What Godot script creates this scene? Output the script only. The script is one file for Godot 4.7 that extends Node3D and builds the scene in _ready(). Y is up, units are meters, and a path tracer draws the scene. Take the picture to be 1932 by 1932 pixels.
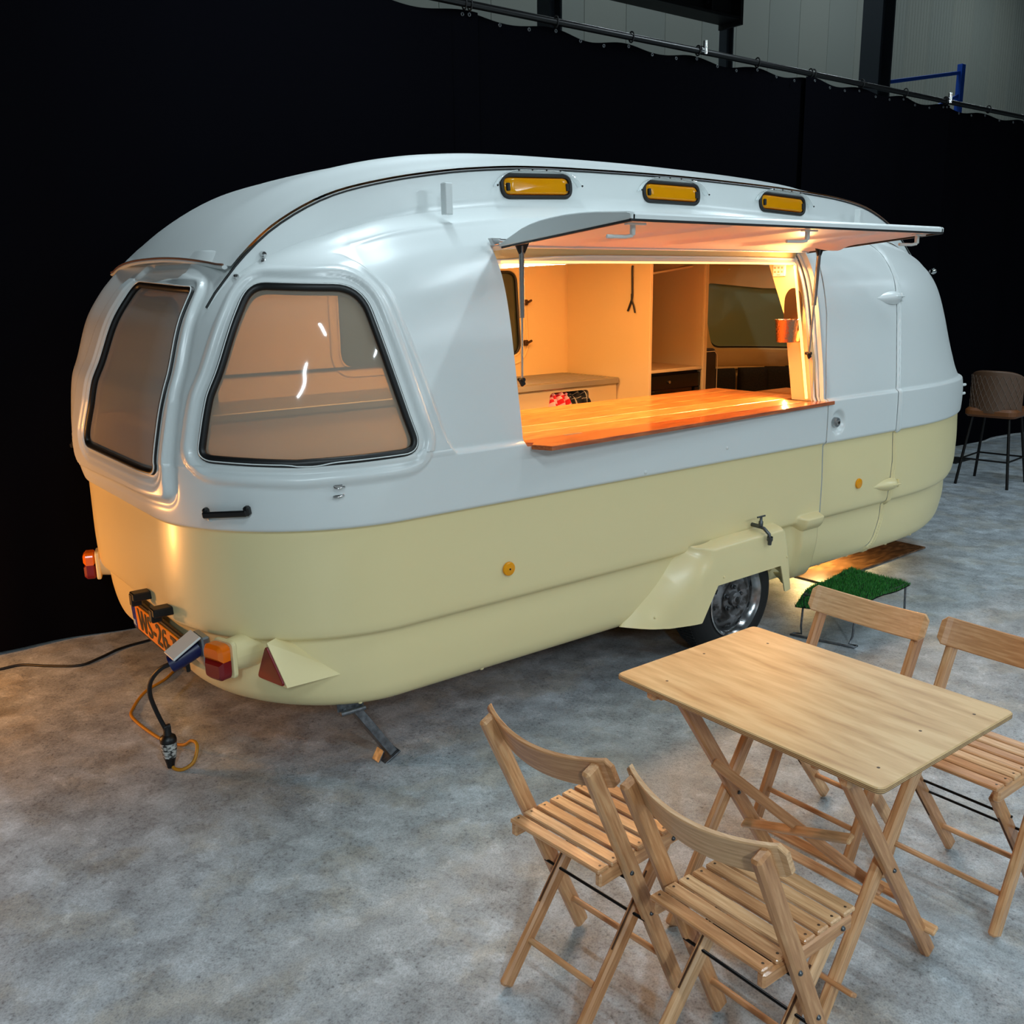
extends Node3D

# ---------------------------------------------------------------- helpers
class MB:
	var v := PackedVector3Array()
	var n := PackedVector3Array()
	var t := PackedVector2Array()
	var ix := PackedInt32Array()

	func vert(p: Vector3, nn: Vector3, uv := Vector2.ZERO) -> int:
		v.append(p); n.append(nn); t.append(uv)
		return v.size() - 1

	func tri_i(a: int, b: int, c: int) -> void:      # front faces run clockwise: flip to agree with the normals
		var g := (v[b] - v[a]).cross(v[c] - v[a])
		if g.dot(n[a] + n[b] + n[c]) > 0.0:
			ix.append_array([a, c, b])
		else:
			ix.append_array([a, b, c])

	func face(pts: Array, outward: Vector3) -> void:  # flat convex face
		var nn: Vector3 = (pts[1] - pts[0]).cross(pts[2] - pts[0])
		if nn.length_squared() < 1e-16:
			return
		nn = nn.normalized()
		if nn.dot(outward) < 0.0:
			nn = -nn
		var b := v.size()
		for q in pts:
			vert(q, nn, Vector2(q.x, q.y))
		for k in range(1, pts.size() - 1):
			tri_i(b, b + k, b + k + 1)

	func box(xf: Transform3D, s: Vector3, bev := 0.002) -> void:
		var h := s * 0.5
		var b := minf(bev, minf(h.x, minf(h.y, h.z)) * 0.9)
		var c := xf.origin
		var P := func(ax: int, sg: Vector3) -> Vector3:
			var q := Vector3(sg.x * (h.x - (0.0 if ax == 0 else b)), sg.y * (h.y - (0.0 if ax == 1 else b)), sg.z * (h.z - (0.0 if ax == 2 else b)))
			return xf * q
		for ax in 3:
			for s1 in [-1, 1]:
				var q := []
				for k in [[-1, -1], [1, -1], [1, 1], [-1, 1]]:
					var sg := Vector3.ZERO
					sg[ax] = s1
					sg[(ax + 1) % 3] = k[0]
					sg[(ax + 2) % 3] = k[1]
					q.append(P.call(ax, sg))
				face(q, (q[0] + q[2]) * 0.5 - c)
		if b <= 0.0:
			return
		for ax in 3:
			var a1 := (ax + 1) % 3
			var a2 := (ax + 2) % 3
			for k in [[-1, -1], [1, -1], [1, 1], [-1, 1]]:
				var lo := Vector3.ZERO
				lo[ax] = -1; lo[a1] = k[0]; lo[a2] = k[1]
				var hi := lo
				hi[ax] = 1
				var q := [P.call(a1, lo), P.call(a1, hi), P.call(a2, hi), P.call(a2, lo)]
				face(q, (q[0] + q[2]) * 0.5 - c)
		for i in 8:
			var sg := Vector3(1 if i & 1 else -1, 1 if i & 2 else -1, 1 if i & 4 else -1)
			var q := [P.call(0, sg), P.call(1, sg), P.call(2, sg)]
			face(q, q[0] - c)

	func bar(a: Vector3, b: Vector3, w: float, h: float, up := Vector3.UP, bev := 0.003) -> void:
		var x := (b - a).normalized()
		var z := x.cross(up).normalized()
		var y := z.cross(x)
		box(Transform3D(Basis(x, y, z), (a + b) * 0.5), Vector3(a.distance_to(b), h, w), bev)

	func tube(path: PackedVector3Array, r: float, segs := 8, closed := false, r2 := -1.0, nrm := PackedVector3Array(), cap := true) -> void:
		# r across, r2 along the given normals (elliptical section)
		if r2 < 0.0:
			r2 = r
		var m := path.size()
		var rows := []
		var side := Vector3.ZERO
		for i in m:
			var a: Vector3 = path[(i - 1 + m) % m] if (closed or i > 0) else path[i]
			var b: Vector3 = path[(i + 1) % m] if (closed or i < m - 1) else path[i]
			var d := (b - a).normalized()
			var up: Vector3
			if nrm.size() == m:
				up = nrm[i]
			elif side == Vector3.ZERO:
				up = Vector3.UP if absf(d.y) < 0.9 else Vector3.RIGHT
			else:
				up = side
			up = (up - d * up.dot(d)).normalized()
			side = up
			var rt := d.cross(up)
			var row := []
			for k in segs:
				var an := TAU * k / segs
				var nn := (rt * cos(an) / r + up * sin(an) / r2).normalized()
				row.append(vert(path[i] + rt * cos(an) * r + up * sin(an) * r2, nn, Vector2(float(i) * 0.1, float(k) / segs)))
			rows.append(row)
		for i in (m if closed else m - 1):
			var A: Array = rows[i]
			var B: Array = rows[(i + 1) % m]
			for k in segs:
				var k2 := (k + 1) % segs
				tri_i(A[k], B[k], B[k2])
				tri_i(A[k], B[k2], A[k2])
		if not closed and cap:
			for e in [0, m - 1]:
				var q := []
				for k in segs:
					q.append(v[rows[e][k]])
				face(q, path[e] - path[1 if e == 0 else m - 2])

	func lathe(prof: Array, segs: int, xf := Transform3D()) -> void:   # prof: Vector2(radius, height) running along local y
		var m := prof.size()
		var pn := []
		for i in m - 1:
			var d: Vector2 = prof[i + 1] - prof[i]
			pn.append(Vector2(d.y, -d.x).normalized())
		for i in m - 1:
			var n0: Vector2 = pn[i]
			var n1: Vector2 = pn[i]
			if i > 0 and pn[i - 1].dot(pn[i]) > 0.7:
				n0 = (pn[i - 1] + pn[i]).normalized()
			if i < m - 2 and pn[i + 1].dot(pn[i]) > 0.7:
				n1 = (pn[i + 1] + pn[i]).normalized()
			var b := v.size()
			for k in segs + 1:
				var an := TAU * k / segs
				var c := cos(an)
				var s := sin(an)
				for e in 2:
					var q: Vector2 = prof[i + e]
					var nn: Vector2 = n0 if e == 0 else n1
					vert(xf * Vector3(q.x * c, q.y, q.x * s), (xf.basis * Vector3(nn.x * c, nn.y, nn.x * s)).normalized(), Vector2(float(k) / segs * 4.0, q.y))
			for k in segs:
				var o := b + k * 2
				if prof[i].x > 1e-6:
					tri_i(o, o + 1, o + 2)
				if prof[i + 1].x > 1e-6:
					tri_i(o + 1, o + 3, o + 2)

	func prism(poly: PackedVector2Array, xf: Transform3D, depth: float, bev := 0.002) -> void:   # polygon in local xy, extruded along +z
		var m := poly.size()
		var area := 0.0
		for i in m:
			area += poly[i].cross(poly[(i + 1) % m])
		var sg := 1.0 if area > 0.0 else -1.0
		var ins := PackedVector2Array()
		for i in m:
			var d0 := (poly[i] - poly[(i - 1 + m) % m]).normalized()
			var d1 := (poly[(i + 1) % m] - poly[i]).normalized()
			var n0 := Vector2(-d0.y, d0.x) * sg
			var n1 := Vector2(-d1.y, d1.x) * sg
			var mm := (n0 + n1)
			mm = mm / maxf(0.35, mm.length_squared() * 0.5)
			ins.append(poly[i] + mm * bev)
		var tr := Geometry2D.triangulate_polygon(ins)
		var zz := xf.basis.z.normalized()
		for e in 2:
			var b := v.size()
			var z := 0.0 if e == 0 else depth
			for q in ins:
				vert(xf * Vector3(q.x, q.y, z), -zz if e == 0 else zz, q)
			for i in range(0, tr.size(), 3):
				tri_i(b + tr[i], b + tr[i + 1], b + tr[i + 2])
		var bv := minf(bev, depth * 0.45)
		var smooth_side := m > 12
		for i in m:
			var j := (i + 1) % m
			var d := (poly[j] - poly[i]).normalized()
			var o := Vector2(d.y, -d.x) * sg
			var out := xf.basis * Vector3(o.x, o.y, 0)
			if bev > 0.0:
				face([xf * Vector3(ins[i].x, ins[i].y, 0), xf * Vector3(ins[j].x, ins[j].y, 0), xf * Vector3(poly[j].x, poly[j].y, bv), xf * Vector3(poly[i].x, poly[i].y, bv)], out - zz)
				face([xf * Vector3(ins[i].x, ins[i].y, depth), xf * Vector3(ins[j].x, ins[j].y, depth), xf * Vector3(poly[j].x, poly[j].y, depth - bv), xf * Vector3(poly[i].x, poly[i].y, depth - bv)], out + zz)
			face([xf * Vector3(poly[i].x, poly[i].y, bv), xf * Vector3(poly[j].x, poly[j].y, bv), xf * Vector3(poly[j].x, poly[j].y, depth - bv), xf * Vector3(poly[i].x, poly[i].y, depth - bv)], out)

	func grid(nu: int, nv: int, f: Callable) -> void:   # smooth sheet through f(i, j), normals by differences
		var P := PackedVector3Array()
		for i in nu:
			for j in nv:
				P.append(f.call(i, j))
		var b := v.size()
		for i in nu:
			for j in nv:
				var du := P[mini(i + 1, nu - 1) * nv + j] - P[maxi(i - 1, 0) * nv + j]
				var dv := P[i * nv + mini(j + 1, nv - 1)] - P[i * nv + maxi(j - 1, 0)]
				vert(P[i * nv + j], du.cross(dv).normalized(), Vector2(float(i) / (nu - 1), float(j) / (nv - 1)))
		for i in nu - 1:
			for j in nv - 1:
				var o := b + i * nv + j
				tri_i(o, o + nv, o + nv + 1)
				tri_i(o, o + nv + 1, o + 1)

	func mesh() -> ArrayMesh:
		var a := []
		a.resize(Mesh.ARRAY_MAX)
		a[Mesh.ARRAY_VERTEX] = v
		a[Mesh.ARRAY_NORMAL] = n
		a[Mesh.ARRAY_TEX_UV] = t
		a[Mesh.ARRAY_INDEX] = ix
		var m := ArrayMesh.new()
		if v.size() > 0:
			m.add_surface_from_arrays(Mesh.PRIMITIVE_TRIANGLES, a)
		return m

var M := {}
var rng := RandomNumberGenerator.new()
var used_names := {}

func V(x: float, y: float, z: float) -> Vector3:
	return Vector3(x, y, z)

func numbered(called: String) -> String:
	var k: int = used_names.get(called, 0)
	used_names[called] = k + 1
	return called if k == 0 else "%s_%03d" % [called, k]

func thing(called: String, label: String, category: String, at := Vector3.ZERO, turn := 0.0, group := "") -> Node3D:
	var o := Node3D.new()
	o.name = numbered(called)
	add_child(o, true)
	o.position = at
	o.rotation.y = turn
	o.set_meta("label", label)
	o.set_meta("category", category)
	if group:
		o.set_meta("group", group)
	return o

func part(called: String, mb: MB, m: Material, parent: Node, xf := Transform3D(), label := "") -> MeshInstance3D:
	return part_mesh(called, mb.mesh(), m, parent, xf, label)

func part_mesh(called: String, me: Mesh, m: Material, parent: Node, xf := Transform3D(), label := "") -> MeshInstance3D:
	var o := MeshInstance3D.new()
	o.name = called
	o.mesh = me
	o.material_override = m
	o.transform = xf
	parent.add_child(o, true)
	if label:
		o.set_meta("label", label)
	return o

func single(called: String, mb: MB, m: Material, label: String, category: String, xf := Transform3D(), group := "") -> MeshInstance3D:
	var o := part(numbered(called), mb, m, self, xf, label)
	o.set_meta("category", category)
	if group:
		o.set_meta("group", group)
	return o

func struct(called: String, mb: MB, m: Material, label: String, xf := Transform3D()) -> MeshInstance3D:
	var o := part(called, mb, m, self, xf, label)
	o.set_meta("kind", "structure")
	o.set_meta("category", called.get_slice("_", 0))
	return o

func mat(key: String, c: Color, rough: float, opt := {}) -> StandardMaterial3D:
	var m := StandardMaterial3D.new()
	m.albedo_color = c
	m.roughness = rough
	m.metallic = opt.get("metal", 0.0)
	m.metallic_specular = opt.get("spec", 0.5)
	if opt.has("coat"):
		m.clearcoat_enabled = true
		m.clearcoat = opt.coat
		m.clearcoat_roughness = opt.get("coat_rough", 0.05)
	if opt.has("emit"):
		m.emission_enabled = true
		m.emission = opt.emit
		m.emission_energy_multiplier = opt.get("energy", 1.0)
	if opt.has("alpha"):
		m.transparency = BaseMaterial3D.TRANSPARENCY_ALPHA
		m.albedo_color.a = opt.alpha
	if opt.get("both", false):
		m.cull_mode = BaseMaterial3D.CULL_DISABLED
	if opt.has("back"):
		m.backlight_enabled = true
		m.backlight = opt.back
	M[key] = m
	return m

func noise_tex(seed_: int, freq: float, oct: int, stops: Array, size := 512, kind := FastNoiseLite.TYPE_SIMPLEX_SMOOTH, warp := 0.0) -> NoiseTexture2D:
	var fn := FastNoiseLite.new()
	fn.seed = seed_
	fn.noise_type = kind
	fn.frequency = freq
	fn.fractal_octaves = oct
	if warp > 0.0:
		fn.domain_warp_enabled = true
		fn.domain_warp_amplitude = warp
		fn.domain_warp_frequency = freq
	var t := NoiseTexture2D.new()
	t.width = size
	t.height = size
	t.seamless = true
	t.noise = fn
	if stops.size() > 0:
		var g := Gradient.new()
		var o := PackedFloat32Array()
		var cs := PackedColorArray()
		for s in stops:
			o.append(s[0])
			cs.append(s[1])
		g.offsets = o
		g.colors = cs
		t.color_ramp = g
	return t

# wood: noise stretched along the piece's own x
func wood(key: String, seed_: int, dark: Color, mid: Color, light: Color, rough: float, scale := Vector3(1.2, 16, 16), coat := 0.0) -> StandardMaterial3D:
	var m := mat(key, Color.WHITE, rough, {} if coat == 0.0 else {"coat": coat, "coat_rough": 0.12})
	m.albedo_texture = noise_tex(seed_, 0.012, 5, [[0.0, dark], [0.3, mid.lerp(dark, 0.25)], [0.52, mid], [0.75, light], [1.0, light.lerp(mid, 0.3)]])
	m.uv1_triplanar = true
	m.uv1_scale = scale
	return m

func rpoly(pts: Array, r: float, seg := 6) -> PackedVector2Array:   # round the corners; a point may be [Vector2, own radius]
	var out := PackedVector2Array()
	var m := pts.size()
	var P := func(i: int) -> Vector2:
		var q = pts[(i + m) % m]
		return q[0] if q is Array else q
	for i in m:
		var own = pts[i]
		var rr: float = own[1] if own is Array else r
		var a: Vector2 = P.call(i - 1)
		var b: Vector2 = P.call(i)
		var c: Vector2 = P.call(i + 1)
		var d0 := (a - b).normalized()
		var d1 := (c - b).normalized()
		var half := acos(clampf(d0.dot(d1), -1, 1)) * 0.5
		if rr <= 0.0 or half > 1.5:
			out.append(b)
			continue
		var l := minf(rr / tan(half), minf(a.distance_to(b), c.distance_to(b)) * 0.5)
		var p0 := b + d0 * l
		var p1 := b + d1 * l
		for k in seg + 1:
			var s := float(k) / seg
			out.append(p0.lerp(b, s).lerp(b.lerp(p1, s), s))
	return out

func dense(poly: PackedVector2Array, step: float) -> PackedVector2Array:
	var out := PackedVector2Array()
	for i in poly.size():
		var a := poly[i]
		var b := poly[(i + 1) % poly.size()]
		var k := maxi(1, int(ceil(a.distance_to(b) / step)))
		for j in k:
			out.append(a.lerp(b, float(j) / k))
	return out

func grown(poly: PackedVector2Array, d: float) -> PackedVector2Array:
	var r := Geometry2D.offset_polygon(poly, d, Geometry2D.JOIN_ROUND)
	var best: PackedVector2Array = r[0]
	for q in r:
		if q.size() > best.size():
			best = q
	return best

func sd(p: Vector2, poly: PackedVector2Array) -> float:   # signed distance, negative inside
	var best := 1e9
	var m := poly.size()
	var inside := false
	var a := poly[m - 1]
	for i in m:
		var b := poly[i]
		var e := b - a
		var w := p - a
		var q := w - e * clampf(w.dot(e) / maxf(e.length_squared(), 1e-12), 0.0, 1.0)
		best = minf(best, q.length_squared())
		if (a.y > p.y) != (b.y > p.y) and p.x < (b.x - a.x) * (p.y - a.y) / (b.y - a.y) + a.x:
			inside = not inside
		a = b
	return -sqrt(best) if inside else sqrt(best)

func line_d(p: Vector2, pl: Array) -> float:
	var best := 1e9
	for i in pl.size() - 1:
		best = minf(best, p.distance_squared_to(Geometry2D.get_closest_point_to_segment(p, pl[i], pl[i + 1])))
	return sqrt(best)

func sm(a: float, b: float, x: float) -> float:
	return smoothstep(a, b, x)

func bump(x: float, c: float, w: float) -> float:
	var q := (x - c) / w
	return exp(-q * q)

class Lut:
	var lo: float
	var hi: float
	var d := PackedFloat32Array()
	func _init(pts: Array, blur := 0, cnt := 1024) -> void:
		var m := pts.size()
		lo = pts[0][0]
		hi = pts[m - 1][0]
		var h := []
		var s := []
		for i in m - 1:
			h.append(pts[i + 1][0] - pts[i][0])
			s.append((pts[i + 1][1] - pts[i][1]) / h[i])
		var g := [s[0]]
		for i in range(1, m - 1):
			if s[i - 1] * s[i] <= 0.0:
				g.append(0.0)
			else:
				var w1: float = 2.0 * h[i] + h[i - 1]
				var w2: float = h[i] + 2.0 * h[i - 1]
				g.append((w1 + w2) / (w1 / s[i - 1] + w2 / s[i]))
		g.append(s[m - 2])
		var k := 0
		for i in cnt:
			var x := lo + (hi - lo) * i / (cnt - 1)
			while k < m - 2 and x > pts[k + 1][0]:
				k += 1
			var t: float = (x - pts[k][0]) / h[k]
			var t2 := t * t
			var t3 := t2 * t
			d.append((2 * t3 - 3 * t2 + 1) * pts[k][1] + (t3 - 2 * t2 + t) * h[k] * g[k] + (3 * t2 - 2 * t3) * pts[k + 1][1] + (t3 - t2) * h[k] * g[k + 1])
		for q in blur:
			var e := d.duplicate()
			for i in range(1, cnt - 1):
				e[i] = 0.25 * d[i - 1] + 0.5 * d[i] + 0.25 * d[i + 1]
			d = e
	func at(x: float) -> float:
		var f := clampf((x - lo) / (hi - lo), 0.0, 1.0) * (d.size() - 1)
		var i := mini(int(f), d.size() - 2)
		return lerpf(d[i], d[i + 1], f - i)

# ---------------------------------------------------------------- the caravan's skin: S(u, Y), u along the waist, Y up the wall
const ZC := -3.88      # middle plane
const ZK := -3.47      # centre of the near corners
const UC := 0.24       # u of the rear's middle
const HW := 0.68       # half width of the raised roof
const XR := 1.68
const XF := 4.97
const RA := 1.03       # u per rear quarter
const FA := 1.5        # u per front quarter
const YB := 0.954      # white / cream border
var LZ: Lut
var LR: Lut
var LF: Lut
var LT: Lut
var P_WIN: PackedVector2Array
var P_RWIN: PackedVector2Array
var P_RPAN: PackedVector2Array
var P_DOOR: PackedVector2Array
var P_HATCH: PackedVector2Array
var P_FWIN: PackedVector2Array
var P_FSIDE: PackedVector2Array
var L_HP: Lut

func luts() -> void:
	LZ = Lut.new([[0.25, -2.935], [0.262, -2.893], [0.285, -2.868], [0.33, -2.853], [0.45, -2.845], [0.535, -2.845], [0.548, -2.838], [0.556, -2.822], [0.568, -2.814], [0.60, -2.81], [0.75, -2.808], [0.948, -2.813], [0.955, -2.80], [0.966, -2.795], [1.05, -2.794], [1.163, -2.796], [1.172, -2.802], [1.178, -2.813], [1.21, -2.817], [1.365, -2.84], [1.51, -2.862], [1.6, -2.876], [1.725, -2.902], [1.8, -2.925], [1.87, -2.958], [1.93, -3.0], [1.97, -3.04], [2.01, -3.08], [2.045, -3.13], [2.075, -3.17], [2.086, -3.19], [2.09, -3.26]], 2)
	LR = Lut.new([[0.25, 1.24], [0.262, 1.19], [0.285, 1.14], [0.33, 1.10], [0.45, 1.07], [0.535, 1.06], [0.548, 1.055], [0.556, 1.038], [0.568, 1.03], [0.60, 1.025], [0.75, 1.02], [0.948, 1.02], [0.955, 1.008], [0.966, 1.003], [1.05, 0.985], [1.163, 0.975], [1.30, 0.985], [1.40, 1.0], [1.48, 1.03], [1.64, 1.085], [1.74, 1.145], [1.84, 1.225], [1.92, 1.30], [2.0, 1.40], [2.1, 1.6]], 2)
	LF = Lut.new([[0.20, 5.7], [0.26, 6.0], [0.30, 6.09], [0.35, 6.13], [0.47, 6.17], [0.535, 6.17], [0.556, 6.185], [0.60, 6.235], [0.66, 6.255], [0.80, 6.26], [0.948, 6.25], [0.966, 6.262], [1.05, 6.27], [1.16, 6.245], [1.178, 6.20], [1.31, 6.10], [1.56, 5.99], [1.79, 5.90], [1.9, 5.85], [1.97, 5.79], [2.03, 5.68], [2.1, 5.5]], 2)
	LT = Lut.new([[-1.5, 2.2], [-0.9, 2.06], [0.0, 2.0], [0.9, 2.0], [1.3, 2.025], [1.68, 2.08], [1.85, 2.13], [2.03, 2.165], [2.28, 2.2], [2.55, 2.222], [2.81, 2.23], [3.4, 2.23], [4.04, 2.225], [4.63, 2.2], [4.95, 2.165], [5.21, 2.12], [5.6, 2.06], [6.2, 2.0], [6.9, 2.0]], 6)
	L_HP = Lut.new([[1.16, 1.905], [1.231, 1.869], [1.385, 1.83], [1.676, 1.758], [1.832, 1.721], [1.918, 1.672], [1.99, 1.60]], 2, 256)
	P_WIN = rpoly([[Vector2(1.018, 1.205), 0.05], [Vector2(1.34, 1.184), 0.2], [Vector2(1.75, 1.193), 0.065], [Vector2(1.717, 1.33), 0.1], [Vector2(1.606, 1.856), 0.15], [Vector2(1.155, 1.918), 0.085], [Vector2(1.104, 1.677), 0.2], [Vector2(1.06, 1.462), 0.2]], 0.05, 8)
	P_RWIN = rpoly([[Vector2(-0.035, 1.139), 0.045], [Vector2(0.80, 1.135), 0.04], [Vector2(0.862, 1.47), 0.2], [Vector2(0.868, 1.918), 0.03], [Vector2(0.215, 1.952), 0.06], [Vector2(0.152, 1.678), 0.2], [Vector2(0.074, 1.355), 0.2]], 0.04, 6)
	P_RPAN = rpoly([[Vector2(-0.22, 1.03), 0.07], [Vector2(0.865, 1.046), 0.06], [Vector2(0.916, 1.438), 0.2], [Vector2(0.93, 1.96), 0.08], [Vector2(0.1, 2.06), 0.1]], 0.06, 6)
	P_DOOR = rpoly([[Vector2(4.172, 0.287), 0.02], [Vector2(4.165, 0.955), 0], [Vector2(4.163, 1.165), 0], [Vector2(4.185, 1.35), 0.2], [Vector2(4.22, 1.6), 0.2], [Vector2(4.224, 1.8), 0.1], [Vector2(4.25, 1.925), 0.05], [Vector2(4.40, 1.965), 0.06], [Vector2(4.70, 1.99), 0.1], [Vector2(4.87, 1.985), 0.07], [Vector2(4.885, 1.79), 0.2], [Vector2(4.86, 1.6), 0.2], [Vector2(4.803, 1.165), 0.1], [Vector2(4.805, 0.98), 0], [Vector2(4.815, 0.78), 0.1], [Vector2(4.80, 0.60), 0.1], [Vector2(4.785, 0.46), 0.1], [Vector2(4.73, 0.31), 0.1], [Vector2(4.5, 0.283), 0.1]], 0.03, 5)
	P_HATCH = rpoly([[Vector2(2.222, 1.154), 0.02], [Vector2(4.148, 1.154), 0.01], [Vector2(4.16, 1.35), 0.1], [Vector2(4.16, 1.925), 0.02], [Vector2(2.222, 1.925), 0.02]], 0.02, 4)
	P_FSIDE = rpoly([Vector2(2.45, 1.338), Vector2(3.695, 1.338), Vector2(3.665, 1.845), Vector2(2.45, 1.845)], 0.075, 6)
	P_FWIN = rpoly([[Vector2(-6.35, 1.30), 0.08], [Vector2(-5.06, 1.30), 0.09], [Vector2(-4.97, 1.88), 0.06], [Vector2(-6.35, 1.88), 0.06]], 0.06, 6)

func skin(u: float, Y: float) -> Vector3:
	var um := u if u >= UC else 2.0 * UC - u
	var y := Y
	if Y > 1.2:
		y = 1.2 + (Y - 1.2) * (minf(LT.at(um), 2.23) - 1.2) / 1.03
	var zs := LZ.at(Y)
	var rz := zs - ZK
	var o: Vector3
	if um >= XR and um <= XF:
		o = Vector3(um, y, zs)
	elif um < XR:
		var rx := XR - LR.at(y)
		var th := (XR - um) / RA * PI * 0.5
		if th <= PI * 0.5:
			o = Vector3(XR - rx * sin(th), y, ZK + rz * cos(th))
		else:
			o = Vector3(XR - rx, y, ZK - (XR - RA - um))
	else:
		var rx := LF.at(y) - XF
		var th := (um - XF) / FA * PI * 0.5
		if th <= PI * 0.5:
			o = Vector3(XF + rx * sin(th), y, ZK + rz * cos(th))
		else:
			o = Vector3(XF + rx, y, ZK - (um - XF - FA))
	if u < UC:
		o.z = 2.0 * ZC - o.z
	return o

func relief(u: float, Y: float) -> float:   # pressings of the shell, outward
	var d := 0.0
	var q := Vector2(u, Y)
	if u < 2.3 and Y > 1.16:
		var e := u - L_HP.at(Y)
		if Y > 1.99:
			e += (Y - 1.99) * 2.0
		var um := u if u >= UC else 2.0 * UC - u
		var wrap := pow(cos(maxf(0.0, XR - um) / RA * PI * 0.5), 2.0) if um > XR - RA else 0.0
		d += 0.019 * wrap * (1.0 - sm(-0.012, 0.012, e)) * sm(1.163, 1.176, Y) * (1.0 - sm(1.93, 2.02, Y))
		if u > 1.5:
			d += 0.004 * bump(e, -0.014, 0.010) * sm(1.2, 1.3, Y) * (1.0 - sm(1.86, 1.95, Y))
	if u > 1.6 and u < 4.9 and Y > 1.95:
		d += 0.006 * bump(Y, 2.022, 0.007) * sm(1.62, 1.75, u)          # crease along the shoulder
	if u > 0.86 and u < 1.95 and Y > 1.05 and Y < 2.06:
		var s := sd(q, P_WIN)
		if s < 0.14:
			d += 0.010 * (1.0 - sm(0.068, 0.084, s))
			d -= 0.012 * (1.0 - sm(0.030, 0.046, s))
			d += 0.0035 * bump(s, 0.055, 0.007)
	if u > -0.4 and u < 0.98 and Y > 0.98:
		var s := sd(q, P_RPAN)
		if s < 0.1:
			var fade := 1.0 - sm(1.9, 2.03, Y)
			d += 0.020 * (1.0 - sm(-0.012, 0.004, s)) * fade
			d -= 0.006 * bump(s, 0.018, 0.012) * fade
			var w := sd(q, P_RWIN)
			d -= 0.012 * (1.0 - sm(0.02, 0.034, w)) * fade
			d -= 0.008 * (1.0 - sm(0.045, 0.058, w)) * fade
		var c := Vector2(clampf(u, 0.18, 0.66), 2.0)
		d -= 0.016 * (1.0 - sm(0.018, 0.032, Vector2(u - c.x, (Y - 2.0) * 0.8).length()))
	if u > 3.9 and u < 4.25 and Y < 0.66:
		# fairing between the wheel arch and the door
		var a := sm(3.985, 4.03, u + (Y - 0.45) * 0.08) * (1.0 - sm(4.15, 4.163, u)) * (1.0 - sm(0.585, 0.603, Y))
		d += 0.045 * a * lerpf(0.55, 1.0, sm(0.27, 0.5, Y))
	if u > 4.7 and u < 5.02 and Y > 0.26:
		var s := sd(q, P_DOOR)
		if s < 0.1:
			d += 0.016 * bump(s, 0.013, 0.0075) + 0.012 * bump(s, 0.034, 0.0075)
	if u > 4.1 and u < 4.4 and Y > 0.93 and Y < 1.18:
		var r := Vector2((u - 4.258), (Y - 1.053)).length()
		d -= 0.022 * (1.0 - sm(0.045, 0.068, r))
	return d

class Surf:
	var us := PackedFloat32Array()
	var ys := PackedFloat32Array()
	var q := PackedVector3Array()
	var n := PackedVector3Array()
	func at(u: float, y: float, off := 0.0) -> Array:
		var i := clampi(us.bsearch(u) - 1, 0, us.size() - 2)
		var j := clampi(ys.bsearch(y) - 1, 0, ys.size() - 2)
		var a := clampf((u - us[i]) / (us[i + 1] - us[i]), 0, 1)
		var b := clampf((y - ys[j]) / (ys[j + 1] - ys[j]), 0, 1)
		var w := ys.size()
		var k := i * w + j
		var p := q[k].lerp(q[k + w], a).lerp(q[k + 1].lerp(q[k + w + 1], a), b)
		var m := n[k].lerp(n[k + w], a).lerp(n[k + 1].lerp(n[k + w + 1], a), b).normalized()
		return [p + m * off, m]

func steps(pieces: Array) -> PackedFloat32Array:   # [[from, to, step], ...]
	var o := PackedFloat32Array()
	for s in pieces:
		var k := int(ceil((s[1] - s[0]) / s[2]))
		for i in k:
			o.append(lerpf(s[0], s[1], float(i) / k))
	o.append(pieces[-1][1])
	return o

func make_surf(us: PackedFloat32Array, ys: PackedFloat32Array, shaped: bool) -> Surf:
	var s := Surf.new()
	s.us = us
	s.ys = ys
	var a := us.size()
	var b := ys.size()
	var base := PackedVector3Array()
	base.resize(a * b)
	for i in a:
		for j in b:
			base[i * b + j] = skin(us[i], ys[j])
	var nb := grid_normals(base, a, b)
	if shaped:
		var q := PackedVector3Array()
		q.resize(a * b)
		for i in a:
			for j in b:
				q[i * b + j] = base[i * b + j] + nb[i * b + j] * relief(us[i], ys[j])
		s.q = q
		s.n = grid_normals(q, a, b)
	else:
		s.q = base
		s.n = nb
	return s

func grid_normals(P: PackedVector3Array, a: int, b: int) -> PackedVector3Array:
	var o := PackedVector3Array()
	o.resize(a * b)
	for i in a:
		for j in b:
			var du := P[mini(i + 1, a - 1) * b + j] - P[maxi(i - 1, 0) * b + j]
			var dv := P[i * b + mini(j + 1, b - 1)] - P[i * b + maxi(j - 1, 0)]
			o[i * b + j] = du.cross(dv).normalized()
	return o

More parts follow.
